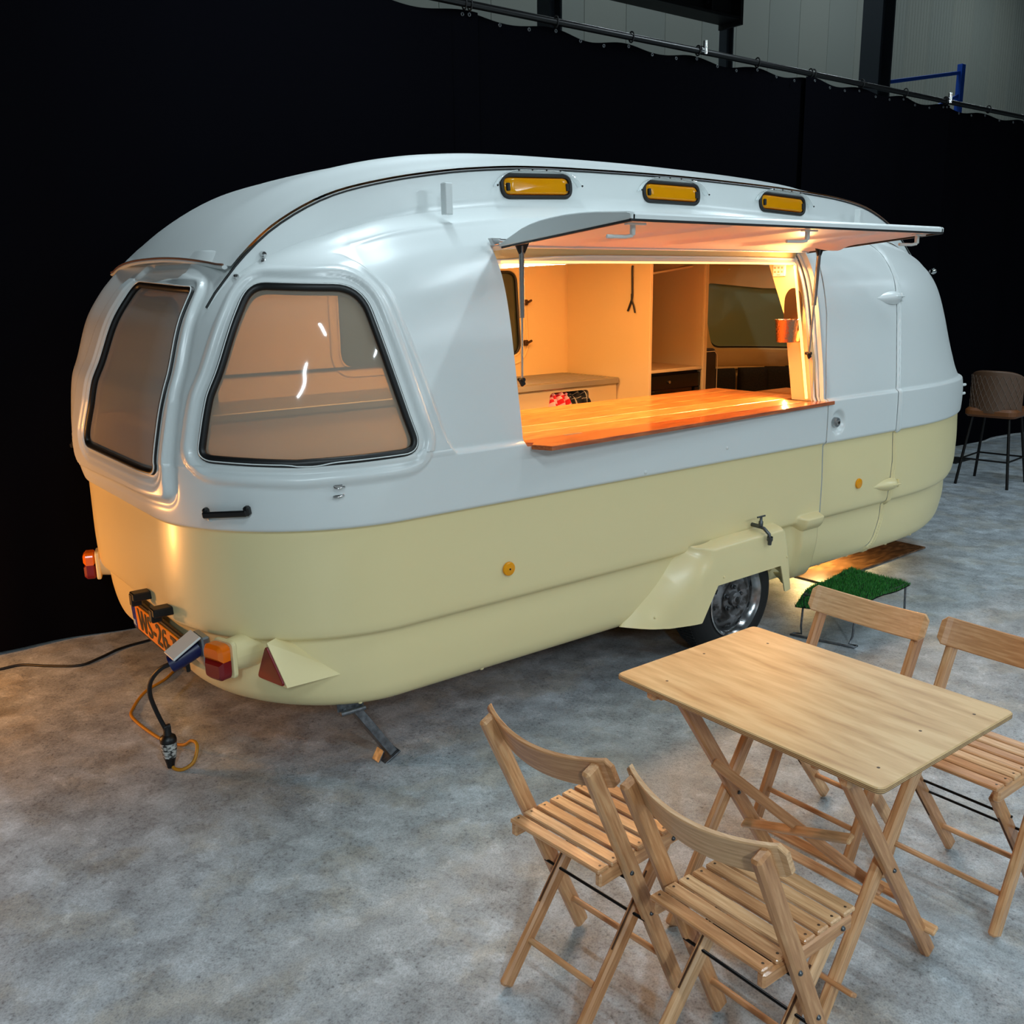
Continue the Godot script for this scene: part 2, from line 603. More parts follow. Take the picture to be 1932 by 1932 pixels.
func cut(mb: MB, s: Surf, outer: PackedVector2Array, holes: Array, off := 0.0, every := 1) -> void:   # the piece of the skin inside outer and outside the holes
	var nu := s.us.size()
	var nv := s.ys.size()
	var touched := {}
	var polys := [outer]
	polys.append_array(holes)
	for pl in polys:
		for q in dense(pl, 0.0025):
			var i := clampi(s.us.bsearch(q.x) - 1, 0, nu - 2)
			var j := clampi(s.ys.bsearch(q.y) - 1, 0, nv - 2)
			for di in [-1, 0, 1]:
				for dj in [-1, 0, 1]:
					touched[(i + di) * 4096 + j + dj] = true
	var boxes := []
	for h in holes:
		boxes.append(bounds(h))
	var ob := bounds(outer)
	var idx := {}
	for i in nu - 1:
		if s.us[i + 1] < ob.position.x or s.us[i] > ob.end.x:
			continue
		for j in nv - 1:
			if s.ys[j + 1] < ob.position.y or s.ys[j] > ob.end.y:
				continue
			var c := Vector2((s.us[i] + s.us[i + 1]) * 0.5, (s.ys[j] + s.ys[j + 1]) * 0.5)
			if not touched.has(i * 4096 + j):
				if not Geometry2D.is_point_in_polygon(c, outer):
					continue
				var out := false
				for h in holes.size():
					if boxes[h].has_point(c) and Geometry2D.is_point_in_polygon(c, holes[h]):
						out = true
						break
				if out:
					continue
				var k := []
				for e in [[0, 0], [1, 0], [1, 1], [0, 1]]:
					var g: int = (i + e[0]) * nv + j + e[1]
					if not idx.has(g):
						idx[g] = mb.vert(s.q[g] + s.n[g] * off, s.n[g], Vector2(s.us[i + e[0]], s.ys[j + e[1]]))
					k.append(idx[g])
				mb.tri_i(k[0], k[1], k[2])
				mb.tri_i(k[0], k[2], k[3])
				continue
			var cell := PackedVector2Array([Vector2(s.us[i], s.ys[j]), Vector2(s.us[i + 1], s.ys[j]), Vector2(s.us[i + 1], s.ys[j + 1]), Vector2(s.us[i], s.ys[j + 1])])
			var left: Array = Geometry2D.intersect_polygons(cell, outer)
			for h in holes.size():
				var rest := []
				for pl in left:
					rest.append_array(Geometry2D.clip_polygons(pl, holes[h]))
				left = rest
			for pl in left:
				var tr := Geometry2D.triangulate_polygon(pl)
				var b := mb.v.size()
				for q in pl:
					var e := s.at(q.x, q.y, off)
					mb.vert(e[0], e[1], q)
				for x in range(0, tr.size(), 3):
					mb.tri_i(b + tr[x], b + tr[x + 1], b + tr[x + 2])

func bounds(pl: PackedVector2Array) -> Rect2:
	var r := Rect2(pl[0], Vector2.ZERO)
	for q in pl:
		r = r.expand(q)
	return r

func skirt(mb: MB, s: Surf, pl: PackedVector2Array, o0: float, o1: float, closed := true, step := 0.015) -> void:   # wall that stands along an edge of the skin
	var d := dense(pl, step)
	if not closed:
		d = PackedVector2Array()
		for i in pl.size() - 1:
			var k := maxi(1, int(ceil(pl[i].distance_to(pl[i + 1]) / step)))
			for j in k:
				d.append(pl[i].lerp(pl[i + 1], float(j) / k))
		d.append(pl[-1])
	var m := d.size()
	for i in (m if closed else m - 1):
		var a := s.at(d[i].x, d[i].y)
		var b := s.at(d[(i + 1) % m].x, d[(i + 1) % m].y)
		var p0: Vector3 = a[0] + a[1] * o0
		var p1: Vector3 = b[0] + b[1] * o0
		var p2: Vector3 = b[0] + b[1] * o1
		var p3: Vector3 = a[0] + a[1] * o1
		var nn := (p1 - p0).cross(p3 - p0).normalized()
		var k := mb.v.size()
		for q in [p0, p1, p2, p3]:
			mb.vert(q, nn)
		mb.tri_i(k, k + 1, k + 2)
		mb.tri_i(k, k + 2, k + 3)

func on_skin(s: Surf, pl: PackedVector2Array, off: float, step := 0.012) -> Array:   # [points, normals] of a path on the skin
	var p := PackedVector3Array()
	var n := PackedVector3Array()
	for q in dense(pl, step):
		var e := s.at(q.x, q.y, off)
		p.append(e[0])
		n.append(e[1])
	return [p, n]

func seat_on(s: Surf, u: float, Y: float, off := 0.0) -> Transform3D:   # x along the skin, y up it, z outward
	var e := s.at(u, Y, off)
	var up := (s.at(u, Y + 0.02)[0] - s.at(u, Y - 0.02)[0] as Vector3)
	var z: Vector3 = e[1]
	var x := up.cross(z).normalized()
	return Transform3D(Basis(x, z.cross(x), z), e[0])

# ---------------------------------------------------------------- the caravan
var RX: Lut
var RY: Lut
var near_s: Surf
var far_s: Surf

func rail(t: float) -> Array:   # [point, tangent, outward normal] of the roof seam in the xy plane
	var p := Vector2(RX.at(t), RY.at(t))
	var d := (Vector2(RX.at(t + 0.01), RY.at(t + 0.01)) - Vector2(RX.at(t - 0.01), RY.at(t - 0.01))).normalized()
	return [p, d, Vector2(-d.y, d.x)]

func rail_t(x: float) -> float:
	var lo := RX.lo
	var hi := RX.hi
	for k in 40:
		var m := (lo + hi) * 0.5
		if RX.at(m) < x:
			lo = m
		else:
			hi = m
	return lo

func roof_side(t: float, s: float, sg: float) -> Vector3:
	var r := rail(t)
	var p: Vector2 = r[0]
	var n: Vector2 = r[2]
	var f := lerpf(0.25, 1.0, sm(1.17, 1.5, p.x)) * lerpf(0.3, 1.0, 1.0 - sm(5.0, 5.5, p.x))
	var e := maxf(0.0, (s - 0.62) / 0.38)
	var q := p - n * (0.178 * s - 0.006 * e * e) * f
	return V(q.x, q.y, ZC + sg * (HW + (0.016 * s + 0.034 * e * e) * f))

func roof_top(t: float, w: float) -> Vector3:
	var r := rail(t)
	var p: Vector2 = r[0]
	var n: Vector2 = r[2]
	var c := lerpf(0.068, 0.095, sm(1.25, 2.3, p.x)) * lerpf(0.4, 1.0, 1.0 - sm(4.6, 5.5, p.x))
	var h := c * (1.0 - pow(absf(w), 2.4))
	h += 0.016 * sm(1.25, 2.1, p.x) * (bump(w, 0.52, 0.12) + bump(w, -0.52, 0.12))
	h += 0.008 * sm(0.93, 0.985, absf(w))
	return V(p.x + n.x * h, p.y + n.y * h, ZC + HW * w)

func lens_shape(w: float, h: float, deep: float, r: float) -> MB:
	var mb := MB.new()
	var pl := rpoly([Vector2(-w / 2, -h / 2), Vector2(w / 2, -h / 2), Vector2(w / 2, h / 2), Vector2(-w / 2, h / 2)], r, 6)
	var m := pl.size()
	var rows := 6
	mb.grid(rows + 1, m + 1, func(i: int, j: int):
		var a := float(i) / rows * PI * 0.5
		var k := lerpf(1.0, 0.0, 1.0 - cos(a)) if i < rows else 0.001
		k = cos(a) * 0.35 + 0.65 if i < rows else 0.001
		return V(pl[j % m].x * k, pl[j % m].y * k, deep * sin(a)))
	return mb

func build_caravan() -> void:
	var seam := [[1.12, 1.57], [1.18, 1.70], [1.26, 1.80], [1.32, 1.865], [1.45, 1.972], [1.68, 2.085], [1.85, 2.13], [2.03, 2.165], [2.28, 2.2], [2.55, 2.222], [2.81, 2.23], [3.36, 2.235], [4.04, 2.225], [4.63, 2.2], [4.95, 2.165], [5.21, 2.09], [5.38, 2.0], [5.55, 1.87]]
	var tx := []
	var ty := []
	var l := 0.0
	for i in seam.size():
		if i > 0:
			l += Vector2(seam[i][0], seam[i][1]).distance_to(Vector2(seam[i - 1][0], seam[i - 1][1]))
		tx.append([l, seam[i][0]])
		ty.append([l, seam[i][1]])
	RX = Lut.new(tx, 8)
	RY = Lut.new(ty, 8)
	var ys := steps([[0.25, 0.54, 0.011], [0.54, 0.61, 0.004], [0.61, 0.94, 0.013], [0.94, 0.972, 0.003], [0.972, 1.15, 0.009], [1.15, 1.19, 0.003], [1.19, 2.0, 0.0065], [2.0, 2.09, 0.004]])
	near_s = make_surf(steps([[-0.45, 1.0, 0.007], [1.0, 1.95, 0.0062], [1.95, 4.0, 0.014], [4.0, 4.95, 0.0065], [4.95, 6.88, 0.028]]), ys, true)
	far_s = make_surf(steps([[-6.40, -0.45, 0.04]]), steps([[0.25, 0.54, 0.03], [0.54, 0.61, 0.01], [0.61, 0.94, 0.04], [0.94, 0.972, 0.006], [0.972, 1.15, 0.03], [1.15, 1.19, 0.006], [1.19, 2.0, 0.03], [2.0, 2.09, 0.01]]), false)
	var N := near_s
	var F := far_s
	var car := thing("caravan", "rounded white and cream vintage caravan converted into a serving bar with its side hatch open", "caravan")
	var rect := func(a: float, b: float, c: float, d: float) -> PackedVector2Array:
		return PackedVector2Array([Vector2(a, c), Vector2(b, c), Vector2(b, d), Vector2(a, d)])
	var far_win := PackedVector2Array()
	for q in P_WIN:
		far_win.append(Vector2(2.0 * UC - q.x, q.y))
	var door_hole := grown(P_DOOR, 0.0025)
	# upper shell
	var mb := MB.new()
	cut(mb, N, rect.call(-0.45, 6.88, YB, 2.09), [P_WIN, P_RWIN, door_hole, P_HATCH])
	cut(mb, F, rect.call(-6.40, -0.45, YB, 2.09), [far_win, P_FWIN])
	for h in [P_WIN, P_RWIN]:
		skirt(mb, N, h, 0.0, -0.03)
	skirt(mb, N, P_HATCH, 0.0, -0.05)
	skirt(mb, N, door_hole, 0.0, -0.02)
	var upper := part("upper_shell", mb, M.white, car, Transform3D(), "glossy white moulded upper shell")
	# lower shell
	mb = MB.new()
	cut(mb, N, rect.call(-0.45, 6.88, 0.25, YB), [door_hole])
	cut(mb, F, rect.call(-6.40, -0.45, 0.25, YB), [])
	part("lower_shell", mb, M.cream, car, Transform3D(), "cream lower shell with a step along its side")
	# roof
	mb = MB.new()
	var t0 := rail_t(1.283)
	var tn := 90
	mb.grid(tn + 1, 49, func(i: int, j: int): return roof_top(lerpf(t0, RX.hi - 0.02, float(i) / tn), j / 24.0 - 1.0))
	var t1 := rail_t(1.178)
	for sg in [1.0, -1.0]:
		mb.grid(tn + 1, 15, func(i: int, j: int): return roof_side(lerpf(t1, RX.hi - 0.02, float(i) / tn), j / 14.0, sg))
	var roof := part("roof", mb, M.white, car, Transform3D(), "raised white roof strip curving down over the rear window")
	mb = MB.new()
	for sg in [1.0, -1.0]:
		var pts := PackedVector3Array()
		for i in 80:
			var q := roof_side(lerpf(t1, RX.hi - 0.02, i / 79.0), 0.03, sg)
			pts.append(q + V(0, 0, sg * 0.001))
		mb.tube(pts, 0.0042, 6)
	part("roof_seal", mb, M.rubber, roof)
	mb = MB.new()
	var lip := PackedVector3Array()
	for i in 25:
		var w := i / 12.0 - 1.0
		lip.append(roof_top(t0, w * 0.97) + V(-0.012, -0.006, 0))
	mb.tube(lip, 0.011, 8, false, 0.007)
	part("drip_strip", mb, M.white, roof)
	mb = MB.new()
	var lip2 := PackedVector3Array()
	for q in lip:
		lip2.append(q + V(-0.006, 0.009, 0))
	mb.tube(lip2, 0.004, 6)
	part("sealant_bead", mb, M.sealant, roof)

	# inner lining
	mb = MB.new()
	var coarse := make_surf(steps([[-6.40, 6.88, 0.045]]), steps([[0.3, 2.086, 0.035]]), false)
	cut(mb, coarse, rect.call(-6.40, 6.88, 0.42, 2.086), [P_WIN, P_RWIN, far_win, P_FWIN, grown(P_HATCH, 0.01)], -0.04)
	for h in [far_win, P_FWIN]:
		skirt(mb, coarse, h, -0.04, 0.0)
	part("inner_lining", mb, M.liner, car)
	mb = MB.new()
	mb.grid(20, 3, func(i: int, j: int):
		var t := lerpf(rail_t(1.36), rail_t(5.3), i / 19.0)
		var r := rail(t)
		var q: Vector2 = (r[0] as Vector2) - (r[2] as Vector2) * 0.11
		return V(q.x, q.y, ZC + HW * (j - 1)))
	part("inner_ceiling", mb, M.liner, car)
	mb = MB.new()
	mb.box(Transform3D(Basis(), V(3.6, 0.40, ZC)), V(4.3, 0.04, 1.74), 0.004)
	part("inner_floor", mb, M.brown_floor, car)
	mb = MB.new()
	mb.box(Transform3D(Basis(), V(3.6, 0.33, ZC)), V(4.4, 0.10, 1.5), 0.01)
	for z in [-4.3, -3.36]:
		mb.box(Transform3D(Basis(), V(3.5, 0.26, z)), V(4.2, 0.07, 0.06), 0.006)
	mb.tube(PackedVector3Array([V(3.46, 0.275, -2.95), V(3.46, 0.275, -4.7)]), 0.035, 12)
	part("chassis", mb, M.chassis, car)

	# windows
	window(car, N, P_WIN, "large tinted side window in a black rubber seal", M.pane, 0.0150)
	window(car, N, P_RWIN, "narrow tinted rear window in a black rubber seal", M.pane_dark, 0.0115)
	window(car, F, far_win, "dark corner window in the far rear wall", M.pane_far, 0.012)
	window(car, F, P_FWIN, "dark front window seen through the hatch", M.pane_far, 0.016)

	# door
	var door_in := grown(P_DOOR, -0.0025)
	mb = MB.new()
	cut(mb, N, Geometry2D.intersect_polygons(door_in, rect.call(4.0, 5.1, YB, 2.2))[0], [], 0.003)
	skirt(mb, N, door_in, 0.003, -0.022)
	var door := part("door", mb, M.white, car, Transform3D(), "rounded entrance door, white above and cream below")
	mb = MB.new()
	cut(mb, N, Geometry2D.intersect_polygons(door_in, rect.call(4.0, 5.1, 0.1, YB))[0], [], 0.003)
	part("lower_panel", mb, M.cream, door)
	mb = MB.new()
	cut(mb, coarse, grown(P_DOOR, 0.02), [], -0.025)
	part("door_frame", mb, M.chassis, car)
	for h in [[4.82, 1.685, M.white], [4.785, 0.655, M.cream]]:
		var xf := seat_on(N, h[0], h[1], 0.0)
		mb = MB.new()
		mb.grid(13, 9, func(i: int, j: int):
			var a: float = i / 12.0
			var b: float = j / 8.0 * 2.0 - 1.0
			var w: float = lerpf(0.004, 0.036, pow(sin(PI * clampf(a * 0.66 + 0.02, 0, 1)), 1.2))
			var hgt: float = lerpf(0.004, 0.042, sm(0.0, 0.75, a)) * (1.0 - 0.25 * sm(0.8, 1.0, a))
			return V(lerpf(-0.135, 0.075, a), b * w, hgt * (1.0 - b * b * 0.85) if i < 12 else 0.0))
		mb.box(Transform3D(Basis(), V(0.04, 0.0, 0.03)), V(0.075, 0.008, 0.026), 0.003)
		mb.tube(PackedVector3Array([V(0.082, -0.022, 0.018), V(0.082, 0.022, 0.018)]), 0.009, 10)
		part("hinge", mb, h[2], door, xf)
	mb = MB.new()
	mb.lathe([Vector2(0.0, 0.020), Vector2(0.023, 0.020), Vector2(0.026, 0.015), Vector2(0.026, -0.012)], 24, Transform3D(Basis(V(1, 0, 0), PI / 2), V(0, 0, 0)))
	mb.lathe([Vector2(0.0, 0.028), Vector2(0.011, 0.028), Vector2(0.0125, 0.025), Vector2(0.0125, 0.01)], 18, Transform3D(Basis(V(1, 0, 0), PI / 2), V(0, 0, 0)))
	part("lock", mb, M.steel, door, seat_on(N, 4.253, 1.053, 0.004))
	mb = MB.new()
	mb.box(Transform3D(Basis(), V(0, 0, 0.030)), V(0.0045, 0.012, 0.003), 0.0)
	part("keyhole", mb, M.black, door, seat_on(N, 4.253, 1.053, 0.004))
	# amber marker discs
	for d in [[2.136, 0.687, car], [4.498, 0.70, door]]:
		mb = MB.new()
		mb.lathe([Vector2(0.0, 0.010), Vector2(0.008, 0.0105), Vector2(0.012, 0.0085), Vector2(0.022, 0.0095), Vector2(0.0265, 0.007), Vector2(0.028, 0.0)], 28, Transform3D(Basis(V(1, 0, 0), PI / 2), V(0, 0, 0.0)))
		var mk := part("side_marker", mb, M.amber, d[2], seat_on(N, d[0], d[1], 0.004))
		if d[2] == car:
			mb = MB.new()
			mb.lathe([Vector2(0, 0.0125), Vector2(0.0035, 0.012), Vector2(0.0045, 0.008)], 10, Transform3D(Basis(V(1, 0, 0), PI / 2), V(0, 0, 0.0)))
			part("screw", mb, M.chassis, mk)
	hatch(car)
	fittings(car)
	running_gear(car)
	inside(car)

func window(car: Node, s: Surf, pl: PackedVector2Array, label: String, pane: Material, r: float) -> void:
	var mb := MB.new()
	cut(mb, s, grown(pl, 0.004), [], -0.012)
	var w := part("window", mb, pane, car, Transform3D(), label)
	var e := on_skin(s, grown(pl, -0.002), -0.003)
	mb = MB.new()
	mb.tube(e[0], r, 10, true, 0.013, e[1])
	part("rubber_seal", mb, M.rubber, w)
	e = on_skin(s, grown(pl, 0.0025), 0.009)
	mb = MB.new()
	mb.tube(e[0], 0.0022, 6, true, 0.003, e[1])
	part("seal_insert", mb, M.white, w)

func hatch(car: Node) -> void:
	var N := near_s
	# flap, propped open
	var top := [Vector2(-2.965, 1.906), Vector2(-2.93, 1.92), Vector2(-2.88, 1.938), Vector2(-2.828, 1.957), Vector2(-2.78, 1.969), Vector2(-2.72, 1.979), Vector2(-2.662, 1.985), Vector2(-2.58, 1.99), Vector2(-2.496, 1.991), Vector2(-2.42, 1.989), Vector2(-2.34, 1.984), Vector2(-2.285, 1.981), Vector2(-2.268, 1.977), Vector2(-2.262, 1.970)]
	var base := func(z: float) -> float: return lerpf(1.897, 1.957, (z + 2.965) / 0.703)
	var prof := PackedVector2Array(top)
	prof.append(Vector2(-2.262, 1.957))
	prof.append(Vector2(-2.965, 1.897))
	var side := Transform3D(Basis(V(0, 0, 1), V(0, 1, 0), V(1, 0, 0)), V(2.236, 0, 0))
	var mb := MB.new()
	mb.prism(prof, side, 0.02, 0.003)
	mb.prism(prof, side.translated(V(1.896, 0, 0)), 0.02, 0.003)
	mb.grid(3, top.size(), func(i: int, j: int): return V(2.238 + 0.957 * i, top[j].y, top[j].x))
	mb.box(Transform3D(Basis(), V(3.195, 1.963, -2.272)), V(1.91, 0.026, 0.02), 0.006)
	mb.box(Transform3D(Basis(), V(3.195, 1.9, -2.955)), V(1.91, 0.012, 0.03), 0.003)
	var flap := part("serving_hatch", mb, M.white, car, Transform3D(), "white side flap propped open on two gas struts")
	mb = MB.new()
	var under := func(x: float, z: float) -> float:
		var rise := 0.026 * sm(-2.955, -2.88, z) * (1.0 - sm(-2.33, -2.285, z)) * sm(2.25, 2.32, x) * (1.0 - sm(4.07, 4.14, x))
		var rib := 0.0
		for k in 4:
			rib = maxf(rib, bump(x - 0.34 * sin((z + 2.93) * 1.9) , 2.62 + k * 0.475, 0.026))
		rib *= sm(-2.93, -2.87, z) * (1.0 - sm(-2.42, -2.36, z))
		return base.call(z) + rise - 0.016 * rib
	mb.grid(190, 60, func(i: int, j: int):
		var x := lerpf(2.25, 4.14, i / 189.0)
		var z := lerpf(-2.955, -2.272, j / 59.0)
		return V(x, under.call(x, z), z))
	part("inner_panel", mb, M.flap_inner, flap)
	mb = MB.new()
	mb.bar(V(2.238, 1.954, -2.268), V(4.152, 1.954, -2.268), 0.012, 0.010, Vector3.UP, 0.002)
	for x in [2.244, 4.146]:
		mb.bar(V(x, 1.895, -2.955), V(x, 1.953, -2.268), 0.012, 0.009, Vector3.UP, 0.002)
	part("rubber_seal", mb, M.rubber, flap)
	for x in [2.318, 3.267, 4.06]:
		mb = MB.new()
		mb.box(Transform3D(Basis(), V(0, -0.007, 0)), V(0.085, 0.008, 0.022), 0.002)
		mb.box(Transform3D(Basis(), V(-0.012, -0.026, 0)), V(0.016, 0.036, 0.016), 0.003)
		mb.tube(PackedVector3Array([V(-0.012, -0.044, 0), V(-0.035, -0.048, -0.01), V(-0.10, -0.047, -0.03)]), 0.0065, 8)
		part("latch", mb, M.plastic, flap, Transform3D(Basis(), V(x, 1.953, -2.325)))
	for s in [[V(2.272, 1.898, -2.872), V(2.272, 1.402, -2.878)], [V(4.125, 1.905, -2.872), V(4.108, 1.405, -2.885)]]:
		mb = MB.new()
		var a: Vector3 = s[0]
		var b: Vector3 = s[1]
		var mid := a.lerp(b, 0.53)
		mb.tube(PackedVector3Array([a.lerp(b, 0.05), mid]), 0.0105, 12)
		mb.tube(PackedVector3Array([a, a.lerp(b, 0.07)]), 0.006, 8)
		var g := part("gas_strut", mb, M.strut, car)
		mb = MB.new()
		mb.tube(PackedVector3Array([mid, b]), 0.0048, 8)
		part("piston_rod", mb, M.steel, g)
		mb = MB.new()
		mb.prism(PackedVector2Array([Vector2(-0.035, 0.012), Vector2(0.035, 0.012), Vector2(0.012, -0.03), Vector2(-0.012, -0.03)]), Transform3D(Basis(), a + V(0, 0.0, -0.004)), 0.008, 0.001)
		mb.box(Transform3D(Basis(V(0, 0, 1), 0.5), b + V(0, -0.01, 0)), V(0.022, 0.03, 0.012), 0.003)
		mb.tube(PackedVector3Array([b + V(0, 0, -0.02), b + V(0, 0, 0.012)]), 0.008, 10)
		part("bracket", mb, M.black, g)
	# hinge strip and end cap
	mb = MB.new()
	mb.box(Transform3D(Basis(), V(3.19, 1.921, -2.985)), V(1.94, 0.012, 0.035), 0.003)
	mb.prism(PackedVector2Array([Vector2(0, 0), Vector2(0.045, 0), Vector2(0.035, -0.022), Vector2(0.015, -0.025)]), Transform3D(Basis(), V(2.195, 1.928, -2.98)), 0.025, 0.002)
	part("hinge_rail", mb, M.steel, car)
	# rebate round the opening
	mb = MB.new()
	cut(mb, N, PackedVector2Array([Vector2(2.19, 1.862), Vector2(4.19, 1.862), Vector2(4.19, 1.95), Vector2(2.19, 1.95)]), [], -0.048)
	var pts := PackedVector3Array()
	for k in 12:
		pts.append(N.at(2.2 + 1.95 * k / 11.0, 1.895, -0.046)[0])
	mb.tube(pts, 0.005, 6)
	cut(mb, N, PackedVector2Array([Vector2(4.118, 1.15), Vector2(4.19, 1.15), Vector2(4.19, 1.95), Vector2(4.118, 1.95)]), [], -0.05)
	for u in [4.132, 4.152]:
		pts = PackedVector3Array()
		for k in 30:
			var Y := lerpf(1.165, 1.915, k / 29.0)
			pts.append(N.at(u, Y, -0.046 + (0.012 if u > 4.14 else 0.0))[0])
		mb.tube(pts, 0.009 if u > 4.14 else 0.007, 8)
	part("hatch_rebate", mb, M.white, car)
	mb = MB.new()
	mb.box(Transform3D(Basis(), V(3.17, 1.880, -3.03)), V(1.94, 0.055, 0.03), 0.004)
	part("hatch_header", mb, M.liner, car)
	# light strip
	mb = MB.new()
	mb.box(Transform3D(Basis(), V(3.19, 1.844, -3.0)), V(1.83, 0.009, 0.010), 0.001)
	var led := part("light_strip", mb, M.led, car, Transform3D(), "warm glowing light strip along the hatch opening")
	mb = MB.new()
	pts = PackedVector3Array()
	mb.bar(V(4.108, 1.842, -2.998), V(4.108, 1.178, -2.885), 0.012, 0.010, Vector3.RIGHT, 0.001)
	part("upright_strip", mb, M.led, led)
	# counter
	var zs := [-3.62, -3.47, -3.31, -3.17, -3.02, -2.868]
	mb = MB.new()
	mb.box(Transform3D(Basis(), V(3.25, 1.142, -3.25)), V(2.06, 0.018, 0.72), 0.002)
	var top_ := part("serving_counter", mb, M.pine_dark, car, Transform3D(), "orange varnished pine serving counter of long planks")
	for k in 5:
		var d: float = zs[k + 1] - zs[k]
		mb = MB.new()
		var x0 := 2.245 if k > 3 else 2.2
		var x1 := 4.285 if k < 4 else 4.10
		mb.box(Transform3D(), V(x1 - x0, 0.017, d - 0.005), 0.003)
		part("plank", mb, M["pine_%d" % (k % 3)], top_, Transform3D(Basis(), V((x0 + x1) * 0.5, 1.158, (zs[k] + zs[k + 1]) * 0.5)))
	mb = MB.new()
	var fb := PackedVector2Array([Vector2(2.258, 2.866), Vector2(4.155, 2.866), Vector2(4.212, 2.80), Vector2(4.205, 2.785), Vector2(2.262, 2.69), Vector2(2.225, 2.765), Vector2(2.262, 2.80), Vector2(2.228, 2.83)])
	mb.prism(fb, Transform3D(Basis(V(1, 0, 0), V(0, 0, -1), V(0, 1, 0)), V(0, 0, 0)), 0.018, 0.0015)
	part("front_board", mb, M.pine_front, top_, Transform3D(Basis(), V(0, 1.149, 0)))
	mb = MB.new()
	for x in [2.52, 3.99]:
		mb.box(Transform3D(Basis(), V(x, 1.1672, -2.867)), V(0.09, 0.001, 0.022), 0.0)
	part("hinge_plate", mb, M.steel, top_)
	mb = MB.new()
	mb.box(Transform3D(Basis(), V(3.19, 1.146, -2.842)), V(1.92, 0.012, 0.06), 0.002)
	part("sill_plate", mb, M.white, car)

func fittings(car: Node) -> void:
	var N := near_s
	var mb: MB
	# amber roof windows
	var k := 0
	for x in [2.605, 3.415, 4.245]:
		var t := rail_t(x)
		var r := rail(t)
		var a := roof_side(t, 0.20, 1.0)
		var b := roof_side(t, 0.62, 1.0)
		var up := (a - b).normalized()
		var xx := V(r[1].x, r[1].y, 0)
		var xf := Transform3D(Basis(xx, up, xx.cross(up)), (a + b) * 0.5)
		var w := part("roof_window", lens_shape(0.345, 0.066, 0.016, 0.030), M.amber_glass, car, xf, "amber glass roof window with rounded ends")
		mb = MB.new()
		var pl := dense(rpoly([Vector2(-0.182, -0.042), Vector2(0.182, -0.042), Vector2(0.182, 0.042), Vector2(-0.182, 0.042)], 0.038, 8), 0.012)
		var p3 := PackedVector3Array()
		var nn := PackedVector3Array()
		for q in pl:
			p3.append(V(q.x, q.y, 0.002))
			nn.append(V(0, 0, 1))
		mb.tube(p3, 0.0095, 8, true, 0.010, nn)
		part("rubber_seal", mb, M.rubber, w)
		mb = MB.new()
		for e in [-1, 1]:
			mb.box(Transform3D(Basis(), V(e * 0.157, -0.004, 0.012)), V(0.016, 0.03, 0.014), 0.003)
		part("catch", mb, M.black, w)
		mb = MB.new()
		p3 = PackedVector3Array()
		nn = PackedVector3Array()
		for i in 33:
			var s := i / 32.0 * 2.0 - 1.0
			p3.append(V(s * 0.225, 0.060 - 0.062 * pow(absf(s), 5.0), 0.016))
			nn.append(V(0, 0, 1))
		mb.tube(p3, 0.003, 6, false, 0.016, nn)
		part("rain_guard", mb, M.clear, w)
		for s in [-0.225, -0.11, -0.04, 0.035, 0.11, 0.225]:
			mb = MB.new()
			mb.lathe([Vector2(0, 0.005), Vector2(0.0035, 0.0035), Vector2(0.0045, 0)], 8, Transform3D(Basis(V(1, 0, 0), PI / 2), V(s, 0.06 - 0.062 * pow(absf(s) / 0.225, 5.0), 0.032)))
			part("rivet", mb, M.chassis, w)
		k += 1
	# square tubes on the shoulder
	for x in [2.10, 4.80]:
		mb = MB.new()
		mb.box(Transform3D(Basis(), V(x, 2.075, -3.105)), V(0.034, 0.115, 0.034), 0.003)
		mb.box(Transform3D(Basis(), V(x, 2.1325, -3.105)), V(0.026, 0.002, 0.026), 0.0)
		part("roof_stub", mb, M.white, car)
	# awning clips and hooks
	for h in [[1.352, 0.45], [1.262, 0.5]]:
		mb = MB.new()
		mb.lathe([Vector2(0, 0.016), Vector2(0.010, 0.014), Vector2(0.013, 0.008), Vector2(0.013, 0)], 14, Transform3D(Basis(V(1, 0, 0), PI / 2), V(-0.006, -0.006, 0.0)))
		mb.lathe([Vector2(0, 0.020), Vector2(0.008, 0.018), Vector2(0.010, 0.010), Vector2(0.010, 0)], 12, Transform3D(Basis(V(1, 0, 0), PI / 2), V(0.012, 0.012, 0.0)))
		var tt := rail_t(h[0])
		var rl := rail(tt)
		var tx := V(rl[1].x, rl[1].y, 0)
		var ny := V(rl[2].x, rl[2].y, 0)
		part("awning_clip", mb, M.chrome, car, Transform3D(Basis(tx, ny, tx.cross(ny)), roof_side(tt, h[1], 1.0)))
	for h in [[1.453, 1.109], [1.449, 1.071]]:
		mb = MB.new()
		mb.box(Transform3D(Basis(), V(0, 0, 0.003)), V(0.03, 0.010, 0.006), 0.002)
		mb.tube(PackedVector3Array([V(-0.014, 0.003, 0.006), V(-0.012, 0.002, 0.014), V(0.0, 0.0, 0.018), V(0.014, 0.003, 0.014), V(0.02, 0.006, 0.018)]), 0.0035, 6)
		part("awning_hook", mb, M.chrome, car, seat_on(N, h[0], h[1], 0.001))
	for h in [[2.87, 0.973], [3.397, 1.019], [1.473, 0.268], [2.055, 0.268], [1.012, 0.992], [3.0, 0.27], [4.30, 0.268], [4.56, 0.268], [4.95, 0.268], [5.2, 0.275]]:
		mb = MB.new()
		mb.lathe([Vector2(0, 0.006), Vector2(0.006, 0.0045), Vector2(0.009, 0)], 10, Transform3D(Basis(V(1, 0, 0), PI / 2), Vector3.ZERO))
		part("rivet", mb, M.white if h[1] > YB else M.cream, car, seat_on(N, h[0], h[1], 0.0))
	mb = MB.new()
	var xf6 := Transform3D(Basis(V(0, 1, 0), -0.6), V(5.80, 1.80, -3.0))
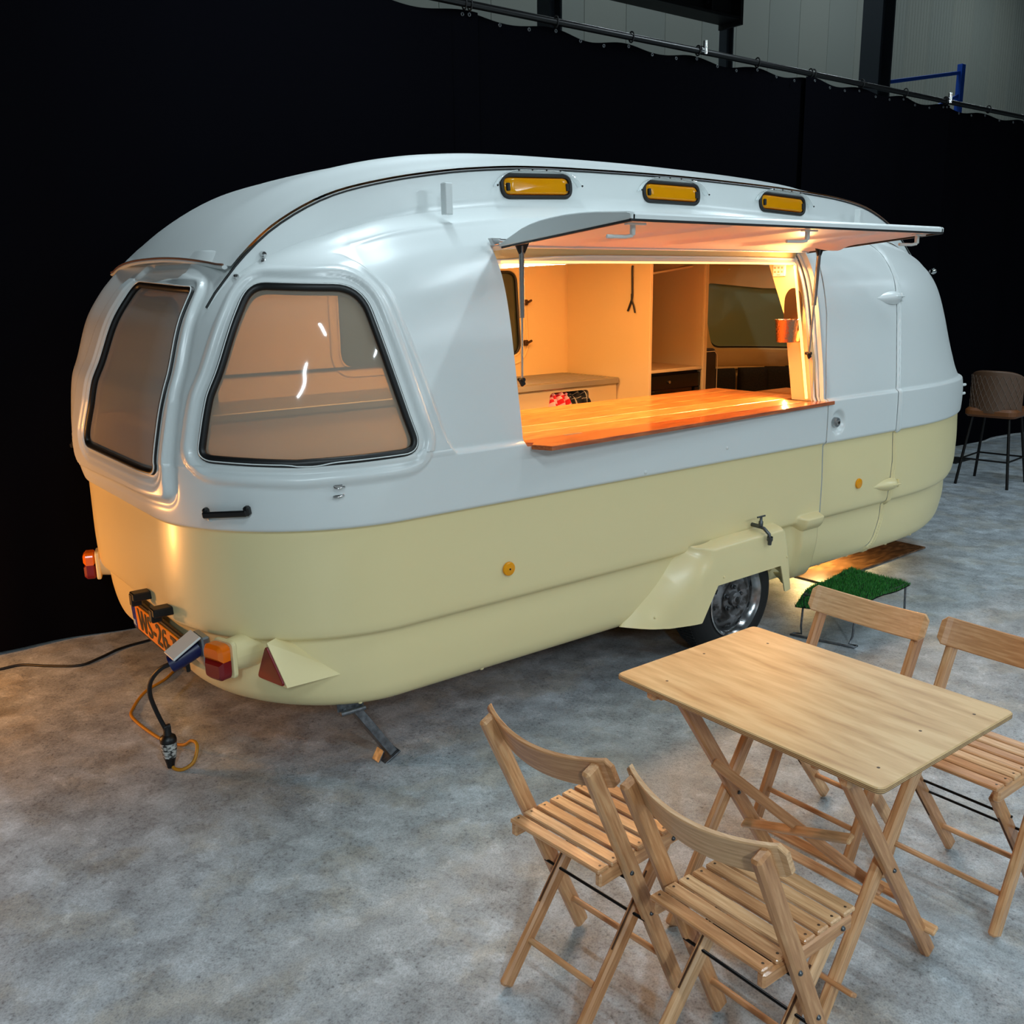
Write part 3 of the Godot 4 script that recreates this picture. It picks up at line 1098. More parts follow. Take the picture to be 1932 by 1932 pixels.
	mb.lathe([Vector2(0, 0.05), Vector2(0.014, 0.046), Vector2(0.018, 0.03), Vector2(0.012, 0.02), Vector2(0.012, 0.0)], 14, Transform3D(Basis(V(0, 0, 1), -PI / 2), V(5.535, 1.805, -3.075)))
	part("awning_clip", mb, M.chrome, car)
	mb = MB.new()
	for y in [1.045, 1.10]:
		mb.tube(PackedVector3Array([V(5.93, y, -3.05), V(6.025, y, -3.05)]), 0.009, 8)
	part("front_peg", mb, M.white, car)
	# grab handles
	for side in [0, 1]:
		mb = MB.new()
		mb.box(Transform3D(Basis(), V(-0.077, 0, 0.013)), V(0.020, 0.034, 0.026), 0.006)
		mb.box(Transform3D(Basis(), V(0.077, 0, 0.013)), V(0.022, 0.034, 0.026), 0.006)
		mb.box(Transform3D(Basis(), V(0, -0.004, 0.029)), V(0.165, 0.022, 0.012), 0.004)
		mb.box(Transform3D(Basis(), V(0, -0.011, 0.006)), V(0.16, 0.006, 0.012), 0.001)
		part("grab_handle", mb, M.black_plastic, car, seat_on(N, 1.092, 1.03, 0.0) if side == 0 else seat_on(far_s, 2.0 * UC - 1.0, 1.09, 0.0))
	# tap above the wheel
	mb = MB.new()
	mb.tube(PackedVector3Array([V(0, 0, 0.0), V(0, 0, 0.05)]), 0.010, 10)
	mb.tube(PackedVector3Array([V(0, 0.0, 0.045), V(0.004, -0.006, 0.07), V(0.012, -0.03, 0.095), V(0.014, -0.062, 0.10)]), 0.0085, 10)
	mb.lathe([Vector2(0.014, 0.018), Vector2(0.014, 0), Vector2(0.010, -0.006), Vector2(0.009, -0.022), Vector2(0.0, -0.022)], 12, Transform3D(Basis(), V(0.014, -0.06, 0.10)))
	mb.lathe([Vector2(0.0, 0.045), Vector2(0.006, 0.045), Vector2(0.007, 0.026), Vector2(0.011, 0.022), Vector2(0.011, 0.0)], 12, Transform3D(Basis(), V(0, 0.004, 0.052)))
	mb.tube(PackedVector3Array([V(-0.028, 0.05, 0.052), V(0.028, 0.05, 0.052)]), 0.0045, 8)
	part("water_tap", mb, M.zinc, car, seat_on(N, 3.62, 0.618, 0.0))
	# number plate, its lamps and the power inlet
	var px := Transform3D(Basis(V(0, 0, 1), V(-0.06, 1, 0).normalized(), V(-1, -0.06, 0).normalized()), V(1.03, 0.452, -3.642))
	mb = MB.new()
	mb.box(Transform3D(Basis(), V(0, 0, -0.01)), V(0.63, 0.145, 0.016), 0.004)
	var hold := part("number_plate", mb, M.black_plastic, car, px, "yellow number plate in a black holder")
	mb = MB.new()
	mb.box(Transform3D(Basis(), V(0.028, 0, 0)), V(0.545, 0.112, 0.006), 0.002)
	part("plate", mb, M.plate, hold)
	mb = MB.new()
	mb.box(Transform3D(Basis(), V(-0.272, 0, 0)), V(0.052, 0.112, 0.0062), 0.002)
	part("country_band", mb, M.plate_blue, hold)
	text(hold, "WS-26-T", 0.088, V(0.028, 0.0, 0.0045), M.black, "lettering", 0.47)
	text(hold, "NL", 0.024, V(-0.272, -0.033, 0.0045), M.white, "lettering", 0.034)
	for z in [-3.66, -3.42]:
		mb = MB.new()
		mb.box(Transform3D(Basis(), V(1.0, 0.607, z)), V(0.085, 0.032, 0.055), 0.004)
		mb.box(Transform3D(Basis(), V(0.975, 0.592, z - 0.01)), V(0.04, 0.05, 0.034), 0.004)
		part("plate_lamp", mb, M.black_plastic, car)
	mb = MB.new()
	mb.box(Transform3D(Basis(V(0, 0, 1), 0.06), V(1.055, 0.515, -3.185)), V(0.03, 0.115, 0.10), 0.006)
	var inlet := part("power_inlet", mb, M.alu, car, Transform3D(), "power inlet with its white flap raised on a blue plug")
	mb = MB.new()
	mb.bar(V(1.035, 0.575, -3.185), V(0.935, 0.515, -3.185), 0.098, 0.008, Vector3.UP, 0.002)
	part("flap", mb, M.plastic, inlet)
	mb = MB.new()
	mb.tube(PackedVector3Array([V(1.045, 0.525, -3.19), V(0.975, 0.490, -3.20), V(0.945, 0.478, -3.21)]), 0.032, 12)
	part("blue_plug", mb, M.blue, inlet)
	# rear lamps
	for e in [[V(1.085, 0.512, -3.055), 0.32], [V(1.065, 0.512, -4.585), -0.32]]:
		var xf := Transform3D(Basis(V(0, 1, 0), e[1]) * Basis(V(0, 0, 1), V(0, 1, 0), V(-1, 0, 0)), e[0])
		mb = MB.new()
		mb.prism(rpoly([Vector2(-0.052, -0.068), Vector2(0.052, -0.068), Vector2(0.052, 0.068), Vector2(-0.052, 0.068)], 0.022, 5), xf * Transform3D(Basis(), V(0, 0, -0.014)), 0.018, 0.004)
		mb.grid(2, 33, func(i: int, j: int):
			var a := TAU * j / 32.0
			var q := V(0.046 * cos(a), 0.058 * sin(a) + 0.004, -0.01) if i == 0 else V(0.056 * cos(a), 0.074 * sin(a) - 0.004, -0.20)
			return xf * q)
		var lamp := part("rear_lamp", mb, M.cream, car, Transform3D(), "rear lamp with amber upper and red lower lens")
		for h in 2:
			mb = MB.new()
			var y0 := 0.006 if h == 0 else -0.064
			var y1 := 0.064 if h == 0 else 0.006
			var cr := [0.0, 0.0, 0.028, 0.028] if h == 0 else [0.028, 0.028, 0.0, 0.0]
			var pl := rpoly([[Vector2(-0.048, y0), cr[0]], [Vector2(0.048, y0), cr[1]], [Vector2(0.048, y1), cr[2]], [Vector2(-0.048, y1), cr[3]]], 0.0, 6)
			mb.prism(pl, xf * Transform3D(Basis(), V(0, 0, 0.002)), 0.055, 0.012)
			part("amber_lens" if h == 0 else "red_lens", mb, M.amber_lens if h == 0 else M.red_lens, lamp)
	# red triangle on its moulded fairing
	var T := V(1.205, 0.563, -2.968)
	var BL := V(1.20, 0.412, -3.055)
	var BR := V(1.225, 0.424, -2.868)
	var TL := V(1.47, 0.405, -2.90)
	var TK := V(1.33, 0.575, -3.02)
	var BK := V(1.33, 0.40, -3.02)
	mb = MB.new()
	var cn := V(1.27, 0.46, -3.0)
	for f in [[T, BR, TL], [T, TL, TK], [BL, BK, TL, BR], [T, TK, BK, BL], [T, BL, BR]]:
		var m := Vector3.ZERO
		for q in f:
			m += q
		mb.face(f, m / f.size() - cn)
	var fr := part("reflector_fairing", mb, M.cream, car)
	mb = MB.new()
	var c3 := (T + BL + BR) / 3.0
	var nx := (BL - T).cross(BR - T).normalized()
	if nx.x > 0.0:
		nx = -nx
	var yy := (T - (BL + BR) * 0.5).normalized()
	var lx := yy.cross(nx).normalized()
	var tri := []
	for q in [T, BL, BR]:
		var dd: Vector3 = q - c3
		tri.append(Vector2(dd.dot(lx), dd.dot(yy)) * 0.93)
	mb.prism(rpoly(tri, 0.012, 4), Transform3D(Basis(lx, yy, nx), c3 - nx * 0.001), 0.010, 0.002)
	part("reflector", mb, M.red_lens, fr, Transform3D(), "red triangular reflector")

func text(parent: Node, s: String, h: float, at: Vector3, m: Material, called: String, width: float) -> void:
	var tm := TextMesh.new()
	var f := SystemFont.new()
	f.font_names = PackedStringArray(["Droid Sans"])
	f.font_weight = 700
	tm.font = f
	tm.text = s
	tm.font_size = 64
	tm.pixel_size = h / 46.0
	tm.depth = 0.001
	var squeeze := width / maxf(0.001, tm.get_aabb().size.x)
	part_mesh(called, tm, m, parent, Transform3D(Basis.from_scale(V(squeeze, 1, 1)), at))

func running_gear(car: Node) -> void:
	var mb := MB.new()
	var fender := rpoly([[Vector2(2.80, 0.272), 0.0], [Vector2(2.87, 0.352), 0.05], [Vector2(3.03, 0.485), 0.1], [Vector2(3.145, 0.588), 0.04], [Vector2(3.8, 0.606), 0.045], [Vector2(3.835, 0.47), 0.05], [Vector2(3.872, 0.268), 0.03], [Vector2(3.80, 0.258), 0.012], [Vector2(3.755, 0.402), 0.006], [Vector2(3.292, 0.396), 0.006], [Vector2(3.19, 0.236), 0.01], [Vector2(3.02, 0.238), 0.05]], 0.02, 6)
	var ramp := [Vector2(2.80, 0.272), Vector2(2.87, 0.352), Vector2(3.03, 0.485), Vector2(3.13, 0.585)]
	var rim := [Vector2(3.13, 0.592), Vector2(3.22, 0.596), Vector2(3.78, 0.606), Vector2(3.81, 0.58), Vector2(3.835, 0.47), Vector2(3.872, 0.262)]
	var s := Surf.new()
	s.us = steps([[2.78, 3.9, 0.0075]])
	s.ys = steps([[0.22, 0.62, 0.0075]])
	for x in s.us:
		for y in s.ys:
			var q := Vector2(x, y)
			var a := line_d(q, ramp)
			var b := line_d(q, rim)
			var h := minf(sin(minf(a / 0.15, 1.0) * PI * 0.5), sqrt(maxf(0.0, 1.0 - pow(1.0 - minf(b / 0.032, 1.0), 2.0))))
			h *= lerpf(0.62, 1.0, sm(2.95, 3.2, x)) * (1.0 - 0.05 * sm(0.45, 0.6, y))
			s.q.append(V(x, y, -2.868 + 0.14 * h))
	s.n = grid_normals(s.q, s.us.size(), s.ys.size())
	for i in s.n.size():
		if s.n[i].z < 0.0:
			s.n[i] = -s.n[i]
	cut(mb, s, fender, [])
	cut(mb, s, fender, [], -0.006)
	skirt(mb, s, fender, 0.0, -0.006)
	for q in [[2.95, 0.30], [3.33, 0.43], [3.80, 0.44]]:
		mb.lathe([Vector2(0, 0.005), Vector2(0.005, 0.004), Vector2(0.007, 0)], 10, Transform3D(Basis(V(1, 0, 0), PI / 2), s.at(q[0], q[1])[0]))
	part("wheel_arch", mb, M.cream, car, Transform3D(), "cream moulded wheel arch with a long sloping tail")
	for side in [0, 1]:
		var w := Node3D.new()
		w.name = "wheel"
		car.add_child(w, true)
		w.position = V(3.462, 0.286, -2.765 if side == 0 else 2 * ZC + 2.765)
		if side == 1:
			w.rotation.y = PI
		var lie := Transform3D(Basis(V(1, 0, 0), PI / 2), Vector3.ZERO)
		mb = MB.new()
		mb.lathe([Vector2(0.170, -0.01), Vector2(0.182, 0.004), Vector2(0.205, 0.010), Vector2(0.235, 0.008), Vector2(0.262, -0.004), Vector2(0.276, -0.022), Vector2(0.283, -0.03), Vector2(0.286, -0.05), Vector2(0.286, -0.12), Vector2(0.276, -0.15), Vector2(0.24, -0.16), Vector2(0.18, -0.15)], 64, lie)
		for g in 90:
			var an := TAU * g / 90.0
			for zz in [-0.045, -0.075, -0.105]:
				mb.box(Transform3D(Basis(V(0, 0, 1), an), V(cos(an) * 0.286, sin(an) * 0.286, zz)), V(0.006, 0.014, 0.02), 0.001)
		part("tyre", mb, M.tyre, w)
		mb = MB.new()
		mb.lathe([Vector2(0.182, 0.003), Vector2(0.184, 0.010), Vector2(0.178, 0.012), Vector2(0.170, 0.004), Vector2(0.158, -0.006), Vector2(0.150, -0.028), Vector2(0.146, -0.035)], 64, lie)
		part("rim", mb, M.chrome_worn, w)
		mb = MB.new()
		mb.lathe([Vector2(0.148, -0.036), Vector2(0.138, -0.030), Vector2(0.118, -0.010), Vector2(0.100, -0.004), Vector2(0.088, -0.008), Vector2(0.074, -0.020), Vector2(0.055, -0.022), Vector2(0.042, -0.014), Vector2(0.036, -0.014), Vector2(0.034, 0.008), Vector2(0.026, 0.012), Vector2(0.0, 0.012)], 48, lie)
		part("wheel_disc", mb, M.rim_dirty, w)
		mb = MB.new()
		for g in 10:
			var an := TAU * (g + 0.3) / 10.0
			mb.prism(rpoly([Vector2(-0.012, -0.008), Vector2(0.012, -0.008), Vector2(0.012, 0.008), Vector2(-0.012, 0.008)], 0.006, 3), Transform3D(Basis(V(0, 0, 1), an + PI / 2), V(cos(an) * 0.127, sin(an) * 0.127, -0.020)), 0.004, 0.001)
		mb.lathe([Vector2(0.0, 0.014), Vector2(0.012, 0.014), Vector2(0.016, 0.010), Vector2(0.016, 0.0)], 16, lie)
		part("vent_hole", mb, M.black, w)
		for g in 5:
			mb = MB.new()
			var an := TAU * (g + 0.2) / 5.0
			mb.lathe([Vector2(0.0, 0.014), Vector2(0.007, 0.014), Vector2(0.0095, 0.010), Vector2(0.0095, 0.0), Vector2(0.013, -0.003)], 6, Transform3D(Basis(), V(cos(an) * 0.056, sin(an) * 0.056, -0.014)) * lie)
			part("wheel_bolt", mb, M.zinc, w)
	# corner steadies
	for sd_ in [[V(1.50, 0.245, -2.99), V(1.635, 0.02, -2.925)], [V(1.50, 0.245, -4.67), V(1.635, 0.02, -4.73)]]:
		mb = MB.new()
		var a: Vector3 = sd_[0]
		var b: Vector3 = sd_[1]
		var d := (b - a).normalized()
		var sx := V(0, 0, 1)
		sx = (sx - d * sx.dot(d)).normalized()
		var ny := sx.cross(d)
		var off := ny * 0.014
		mb.bar(a, b, 0.062, 0.005, ny, 0.001)
		for e in [-1, 1]:
			mb.bar(a + sx * e * 0.029 + off, b + sx * e * 0.029 + off, 0.005, 0.032, ny, 0.001)
		mb.box(Transform3D(Basis(V(0, 0, 1), 0.45), b + V(0.0, -0.008, 0.0)), V(0.085, 0.006, 0.062), 0.001)
		mb.bar(b + V(-0.03, 0.03, 0.0), b + V(-0.055, -0.012, 0.0), 0.05, 0.004, Vector3.RIGHT, 0.001)
		var st := part("corner_steady", mb, M.galv, car, Transform3D(), "galvanised corner steady lowered to the floor")
		mb = MB.new()
		mb.box(Transform3D(Basis(), a + V(0.0, 0.015, 0)), V(0.11, 0.05, 0.09), 0.004)
		mb.tube(PackedVector3Array([a + V(-0.05, -0.01, 0.06), a + V(0.05, -0.01, 0.06)]), 0.009, 8)
		mb.tube(PackedVector3Array([a + V(-0.03, 0.0, 0.055), a + V(-0.03, 0.0, -0.055)]), 0.007, 8)
		mb.box(Transform3D(Basis(), a + V(0.16, 0.02, 0.02)), V(0.05, 0.045, 0.05), 0.004)
		part("bracket", mb, M.galv, st)
	# lamp under the floor
	mb = MB.new()
	mb.box(Transform3D(Basis(), V(5.02, 0.258, -3.40)), V(0.30, 0.03, 0.05), 0.004)
	var ul := part("underbody_lamp", mb, M.chassis, car)
	mb = MB.new()
	mb.box(Transform3D(Basis(), V(5.02, 0.241, -3.40)), V(0.28, 0.006, 0.04), 0.001)
	part("lamp_diffuser", mb, M.lamp_glow, ul)

func inside(car: Node) -> void:
	var mb := MB.new()
	# partition and tall cabinet
	mb.box(Transform3D(Basis(), V(4.09, 1.23, -4.36)), V(0.022, 1.63, 0.80), 0.002)
	part("partition", mb, M.liner_board, car)
	mb = MB.new()
	mb.box(Transform3D(Basis(), V(4.585, 1.23, -4.36)), V(0.022, 1.63, 0.78), 0.002)
	mb.box(Transform3D(Basis(), V(4.34, 1.245, -4.36)), V(0.48, 0.018, 0.77), 0.002)
	mb.box(Transform3D(Basis(), V(4.34, 1.90, -4.36)), V(0.48, 0.05, 0.77), 0.002)
	mb.box(Transform3D(Basis(), V(4.34, 1.20, -4.74)), V(0.48, 1.55, 0.018), 0.002)
	mb.box(Transform3D(Basis(), V(4.34, 0.56, -4.0)), V(0.48, 0.28, 0.018), 0.002)
	mb.box(Transform3D(Basis(), V(4.576, 1.23, -3.975)), V(0.03, 1.62, 0.02), 0.002)
	mb.box(Transform3D(Basis(V(0, 0, 1), 0.12), V(4.34, 1.83, -4.1)), V(0.46, 0.012, 0.05), 0.002)
	part("tall_cabinet", mb, M.cabinet, car, Transform3D(), "tall open cabinet beside the cream partition")
	# flat far wall panel with the window frame
	mb = MB.new()
	var fw := PackedVector2Array()
	fw.append_array(P_FSIDE)
	for e in [[1.75, 3.0], [3.0, 4.08]]:
		for pl in Geometry2D.clip_polygons(PackedVector2Array([Vector2(e[0], 1.15), Vector2(e[1], 1.15), Vector2(e[1], 1.89), Vector2(e[0], 1.89)]), fw):
			mb.prism(pl, Transform3D(Basis(), V(0, 0, -4.70)), 0.012, 0.0)
	var wp := part("wall_panel", mb, M.liner, car)
	mb = MB.new()
	var fp := PackedVector3Array()
	for q in dense(grown(fw, 0.055), 0.02):
		fp.append(V(q.x, q.y, -4.688))
	mb.tube(fp, 0.008, 8, true)
	fp = PackedVector3Array()
	for q in dense(grown(fw, 0.008), 0.02):
		fp.append(V(q.x, q.y, -4.688))
	mb.tube(fp, 0.006, 8, true)
	part("window_moulding", mb, M.liner, wp)
	mb = MB.new()
	mb.prism(fw, Transform3D(Basis(), V(0, 0, -4.704)), 0.004, 0.0)
	part("pane", mb, M.pane_wall, wp)
	mb = MB.new()
	fp = PackedVector3Array()
	for q in dense(grown(fw, -0.008), 0.02):
		fp.append(V(q.x, q.y, -4.69))
	mb.tube(fp, 0.009, 8, true)
	part("rubber_seal", mb, M.rubber, wp)
	for y in [1.655, 1.41]:
		mb = MB.new()
		mb.box(Transform3D(Basis(), V(3.72, y, -4.672)), V(0.03, 0.035, 0.03), 0.006)
		mb.box(Transform3D(Basis(V(0, 0, 1), 0.4), V(3.735, y + 0.004, -4.655)), V(0.05, 0.014, 0.014), 0.004)
		part("window_catch", mb, M.bronze, wp)
	# worktop
	mb = MB.new()
	mb.box(Transform3D(Basis(), V(2.70, 1.186, -4.475)), V(2.74, 0.036, 0.55), 0.004)
	for k in 13:
		mb.tube(PackedVector3Array([V(3.3, 1.2045, -4.70 + k * 0.036), V(4.02, 1.2045, -4.70 + k * 0.036)]), 0.0045, 6)
	part("worktop", mb, M.inox, car, Transform3D(), "ribbed stainless steel worktop")
	# cabinet front with the hand-hole
	mb = MB.new()
	var hole := rpoly([Vector2(3.54, 1.065), Vector2(3.845, 1.065), Vector2(3.845, 1.145), Vector2(3.54, 1.145)], 0.03, 6)
	for e in [[1.33, 3.7], [3.7, 4.075]]:
		for pl in Geometry2D.clip_polygons(PackedVector2Array([Vector2(e[0], 0.43), Vector2(e[1], 0.43), Vector2(e[1], 1.168), Vector2(e[0], 1.168)]), hole):
			mb.prism(pl, Transform3D(Basis(), V(0, 0, -4.245)), 0.018, 0.001)
	part("cabinet_front", mb, M.cabinet, car)
	mb = MB.new()
	mb.box(Transform3D(Basis(), V(3.69, 1.10, -4.42)), V(0.36, 0.14, 0.02), 0.0)
	part("cabinet_recess", mb, M.black, car)
	# splash strip seen through the rear window
	mb = MB.new()
	mb.box(Transform3D(Basis(), V(2.45, 1.33, -4.70)), V(2.0, 0.014, 0.05), 0.003)
	part("shelf_edge", mb, M.brown_floor, car)
	# panel by the opening
	mb = MB.new()
	mb.prism(PackedVector2Array([Vector2(-2.86, 1.165), Vector2(-2.985, 1.165), Vector2(-3.055, 1.58), Vector2(-3.175, 1.86), Vector2(-3.03, 1.86), Vector2(-2.93, 1.6), Vector2(-2.87, 1.36)]), Transform3D(Basis(V(0, 0, 1), V(0, 1, 0), V(1, 0, 0)), V(4.122, 0, 0)), 0.03, 0.002)
	part("jamb_panel", mb, M.liner_board, car)
	mb = MB.new()
	mb.box(Transform3D(Basis(), V(4.117, 1.825, -3.095)), V(0.012, 0.085, 0.075), 0.003)
	var sw := part("switch_panel", mb, M.plastic, car)
	mb = MB.new()
	for i in 3:
		for j in 3:
			mb.box(Transform3D(Basis(), V(4.110, 1.805 + i * 0.02, -3.117 + j * 0.021)), V(0.003, 0.010, 0.012), 0.001)
	mb.box(Transform3D(Basis(), V(4.110, 1.790, -3.095)), V(0.003, 0.004, 0.02), 0.0)
	part("switch", mb, M.switch, sw)
	# quilted band below the front window
	mb = MB.new()
	cut(mb, far_s, PackedVector2Array([Vector2(-6.35, 1.13), Vector2(-4.8, 1.13), Vector2(-4.8, 1.285), Vector2(-6.35, 1.285)]), [], -0.055)
	part("padded_band", mb, M.vinyl, car)
	mb = MB.new()
	var pts := PackedVector3Array()
	for k in 30:
		pts.append(far_s.at(lerpf(-4.8, -6.35, k / 29.0), 1.135, -0.075)[0])
	mb.tube(pts, 0.011, 8)
	part("trim_bead", mb, M.liner, car)
	# dinette table
	mb = MB.new()
	mb.box(Transform3D(Basis(), V(5.05, 1.055, -3.62)), V(0.62, 0.022, 0.62), 0.004)
	mb.box(Transform3D(Basis(), V(5.05, 0.73, -3.62)), V(0.06, 0.63, 0.06), 0.004)
	part("dinette_table", mb, M.pine_1, car)
	mb = MB.new()
	mb.box(Transform3D(Basis(), V(5.10, 0.62, -4.5)), V(0.75, 0.4, 0.42), 0.02)
	part("bench_box", mb, M.brown_floor, car)

# ---------------------------------------------------------------- furniture
func wbar(called: String, parent: Node, a: Vector3, b: Vector3, w: float, h: float, up: Vector3, m: Material, bev := 0.004) -> MeshInstance3D:   # a bar whose grain runs along it
	var x := (b - a).normalized()
	var z := x.cross(up).normalized()
	var mb := MB.new()
	mb.box(Transform3D(), V(a.distance_to(b), h, w), bev)
	return part(called, mb, m, parent, Transform3D(Basis(x, z.cross(x), z), (a + b) * 0.5))

func wdowel(called: String, parent: Node, a: Vector3, b: Vector3, r: float, m: Material) -> MeshInstance3D:
	var x := (b - a).normalized()
	var z := x.cross(V(0, 1, 0.3)).normalized()
	var l := a.distance_to(b)
	var mb := MB.new()
	mb.tube(PackedVector3Array([V(-l / 2, 0, 0), V(l / 2, 0, 0)]), r, 12)
	return part(called, mb, m, parent, Transform3D(Basis(x, z.cross(x), z), (a + b) * 0.5))

func bolts(parent: Node, at: Array, m: Material) -> void:
	for q in at:
		var mb := MB.new()
		var flip := 1.0 if q[1] > 0 else -1.0
		mb.lathe([Vector2(0, 0.004), Vector2(0.0035, 0.004), Vector2(0.0052, 0.0022), Vector2(0.006, -0.002)], 12, Transform3D(Basis(V(1, 0, 0), PI / 2 * flip), q[0]))
		part("bolt", mb, m, parent)

func chair(label: String, at: Vector3, turn: float, tone: int) -> Node3D:
	var c := thing("folding_chair", label, "chair", at, turn, "folding chairs around the table")
	var wa: Material = M["beech_%d" % (tone % 3)]
	var wb: Material = M["beech_%d" % ((tone + 1) % 3)]
	var pf := V(0.155, 0, 0)
	var pt := V(-0.182, 0.742, 0)
	var pu := V(0.9, 0.4, 0)
	for s in [-1, 1]:
		var z := V(0, 0, s * 0.170)
		wbar("post", c, pf + z + (pf - pt).normalized() * -0.012, pt + z, 0.024, 0.042, V(1, 0.4, 0), wa, 0.006)
		var y := V(0, 0, s * 0.126)
		var lg := wbar("rear_leg", c, V(-0.176, 0.012, 0) + y, V(0.142, 0.415, 0) + y, 0.022, 0.040, V(-1, 0.6, 0), wb, 0.006)
		var mb := MB.new()
		for e in [-1, 1]:
			mb.box(Transform3D(Basis(), V(0.065, e * 0.0202, 0)), V(0.20, 0.0008, 0.005), 0.0)
		part("slot", mb, M.slot, lg)
		wbar("seat_rail", c, V(-0.125, 0.428, 0) + V(0, 0, s * 0.143), V(0.172, 0.428, 0) + V(0, 0, s * 0.143), 0.020, 0.036, Vector3.UP, wa, 0.005)
	var cap := MB.new()
	for k in 7:
		var mb := MB.new()
		var w := 0.036 if k < 6 else 0.040
		mb.box(Transform3D(), V(0.302, 0.012, w), 0.003)
		var sl := part("slat", mb, M["beech_%d" % ((tone + k * 2 + (1 if k == 6 else 0)) % 3)], c, Transform3D(Basis(V(0, 1, 0), PI / 2), V(-0.112 + k * 0.0455 + (0.003 if k == 6 else 0.0), 0.452, 0)))
		mb = MB.new()
		for e in [-1, 1]:
			mb.lathe([Vector2(0, 0.0066), Vector2(0.003, 0.0066), Vector2(0.0034, 0.006)], 8, Transform3D(Basis(), V(e * 0.138, 0, 0.0)))
		part("screw", mb, M.screw, sl)
	# bent backrest
	var up := (pt - pf).normalized()
	var fw := V(up.y, -up.x, 0)
	var mb := MB.new()
	var seg := 29
	var ctr := pf.lerp(pt, 0.955) + fw * 0.030
	var mid := func(i: int) -> Vector3:
		var s := (float(i) / (seg - 1)) * 2.0 - 1.0
		return V(s * 0.204, 0, 0.046 * (1.0 - minf(1.0, s * s * 1.18)) - 0.028 * maxf(0.0, absf(s) - 0.86))
	var rows := []
	for i in seg:
		var s := (float(i) / (seg - 1)) * 2.0 - 1.0
		var h := 0.0435 - 0.016 * pow(sm(0.93, 1.0, absf(s)), 2.0)
		var sec := []
		for q in [[-h, -0.004], [-h, 0.004], [-h + 0.003, 0.006], [h - 0.003, 0.006], [h, 0.004], [h, -0.004], [h - 0.003, -0.006], [-h + 0.003, -0.006]]:
			sec.append(mid.call(i) + V(0, q[0], q[1]))
		rows.append(sec)
	for i in seg - 1:
		for k in 8:
			var k2 := (k + 1) % 8
			var a: Vector3 = rows[i][k]
			mb.face([rows[i][k], rows[i + 1][k], rows[i + 1][k2], rows[i][k2]], (rows[i][k] + rows[i][k2]) * 0.5 - mid.call(i))
	for e in [0, seg - 1]:
		mb.face(rows[e], mid.call(e) - mid.call(14))
	part("backrest", mb, wb, c, Transform3D(Basis(V(0, 0, 1), up, -fw), ctr))
	wdowel("stretcher", c, V(0.104, 0.114, -0.165), V(0.104, 0.114, 0.165), 0.0085, wa)
	wdowel("stretcher", c, V(-0.098, 0.112, -0.125), V(-0.098, 0.112, 0.125), 0.0085, wa)
	var rod := MB.new()
	rod.tube(PackedVector3Array([V(0.012, 0.27, -0.172), V(0.012, 0.27, 0.172)]), 0.004, 8)
	rod.tube(PackedVector3Array([V(0.05, 0.32, -0.14), V(0.05, 0.32, 0.14)]), 0.004, 8)
	part("pivot_rod", rod, M.rod, c)
	bolts(c, [[V(-0.052, 0.433, 0.183), 1], [V(0.022, 0.29, 0.183), 1], [V(-0.052, 0.433, -0.183), -1], [V(0.022, 0.29, -0.183), -1], [V(0.135, 0.428, 0.1545), 1]], M.zinc)
	return c

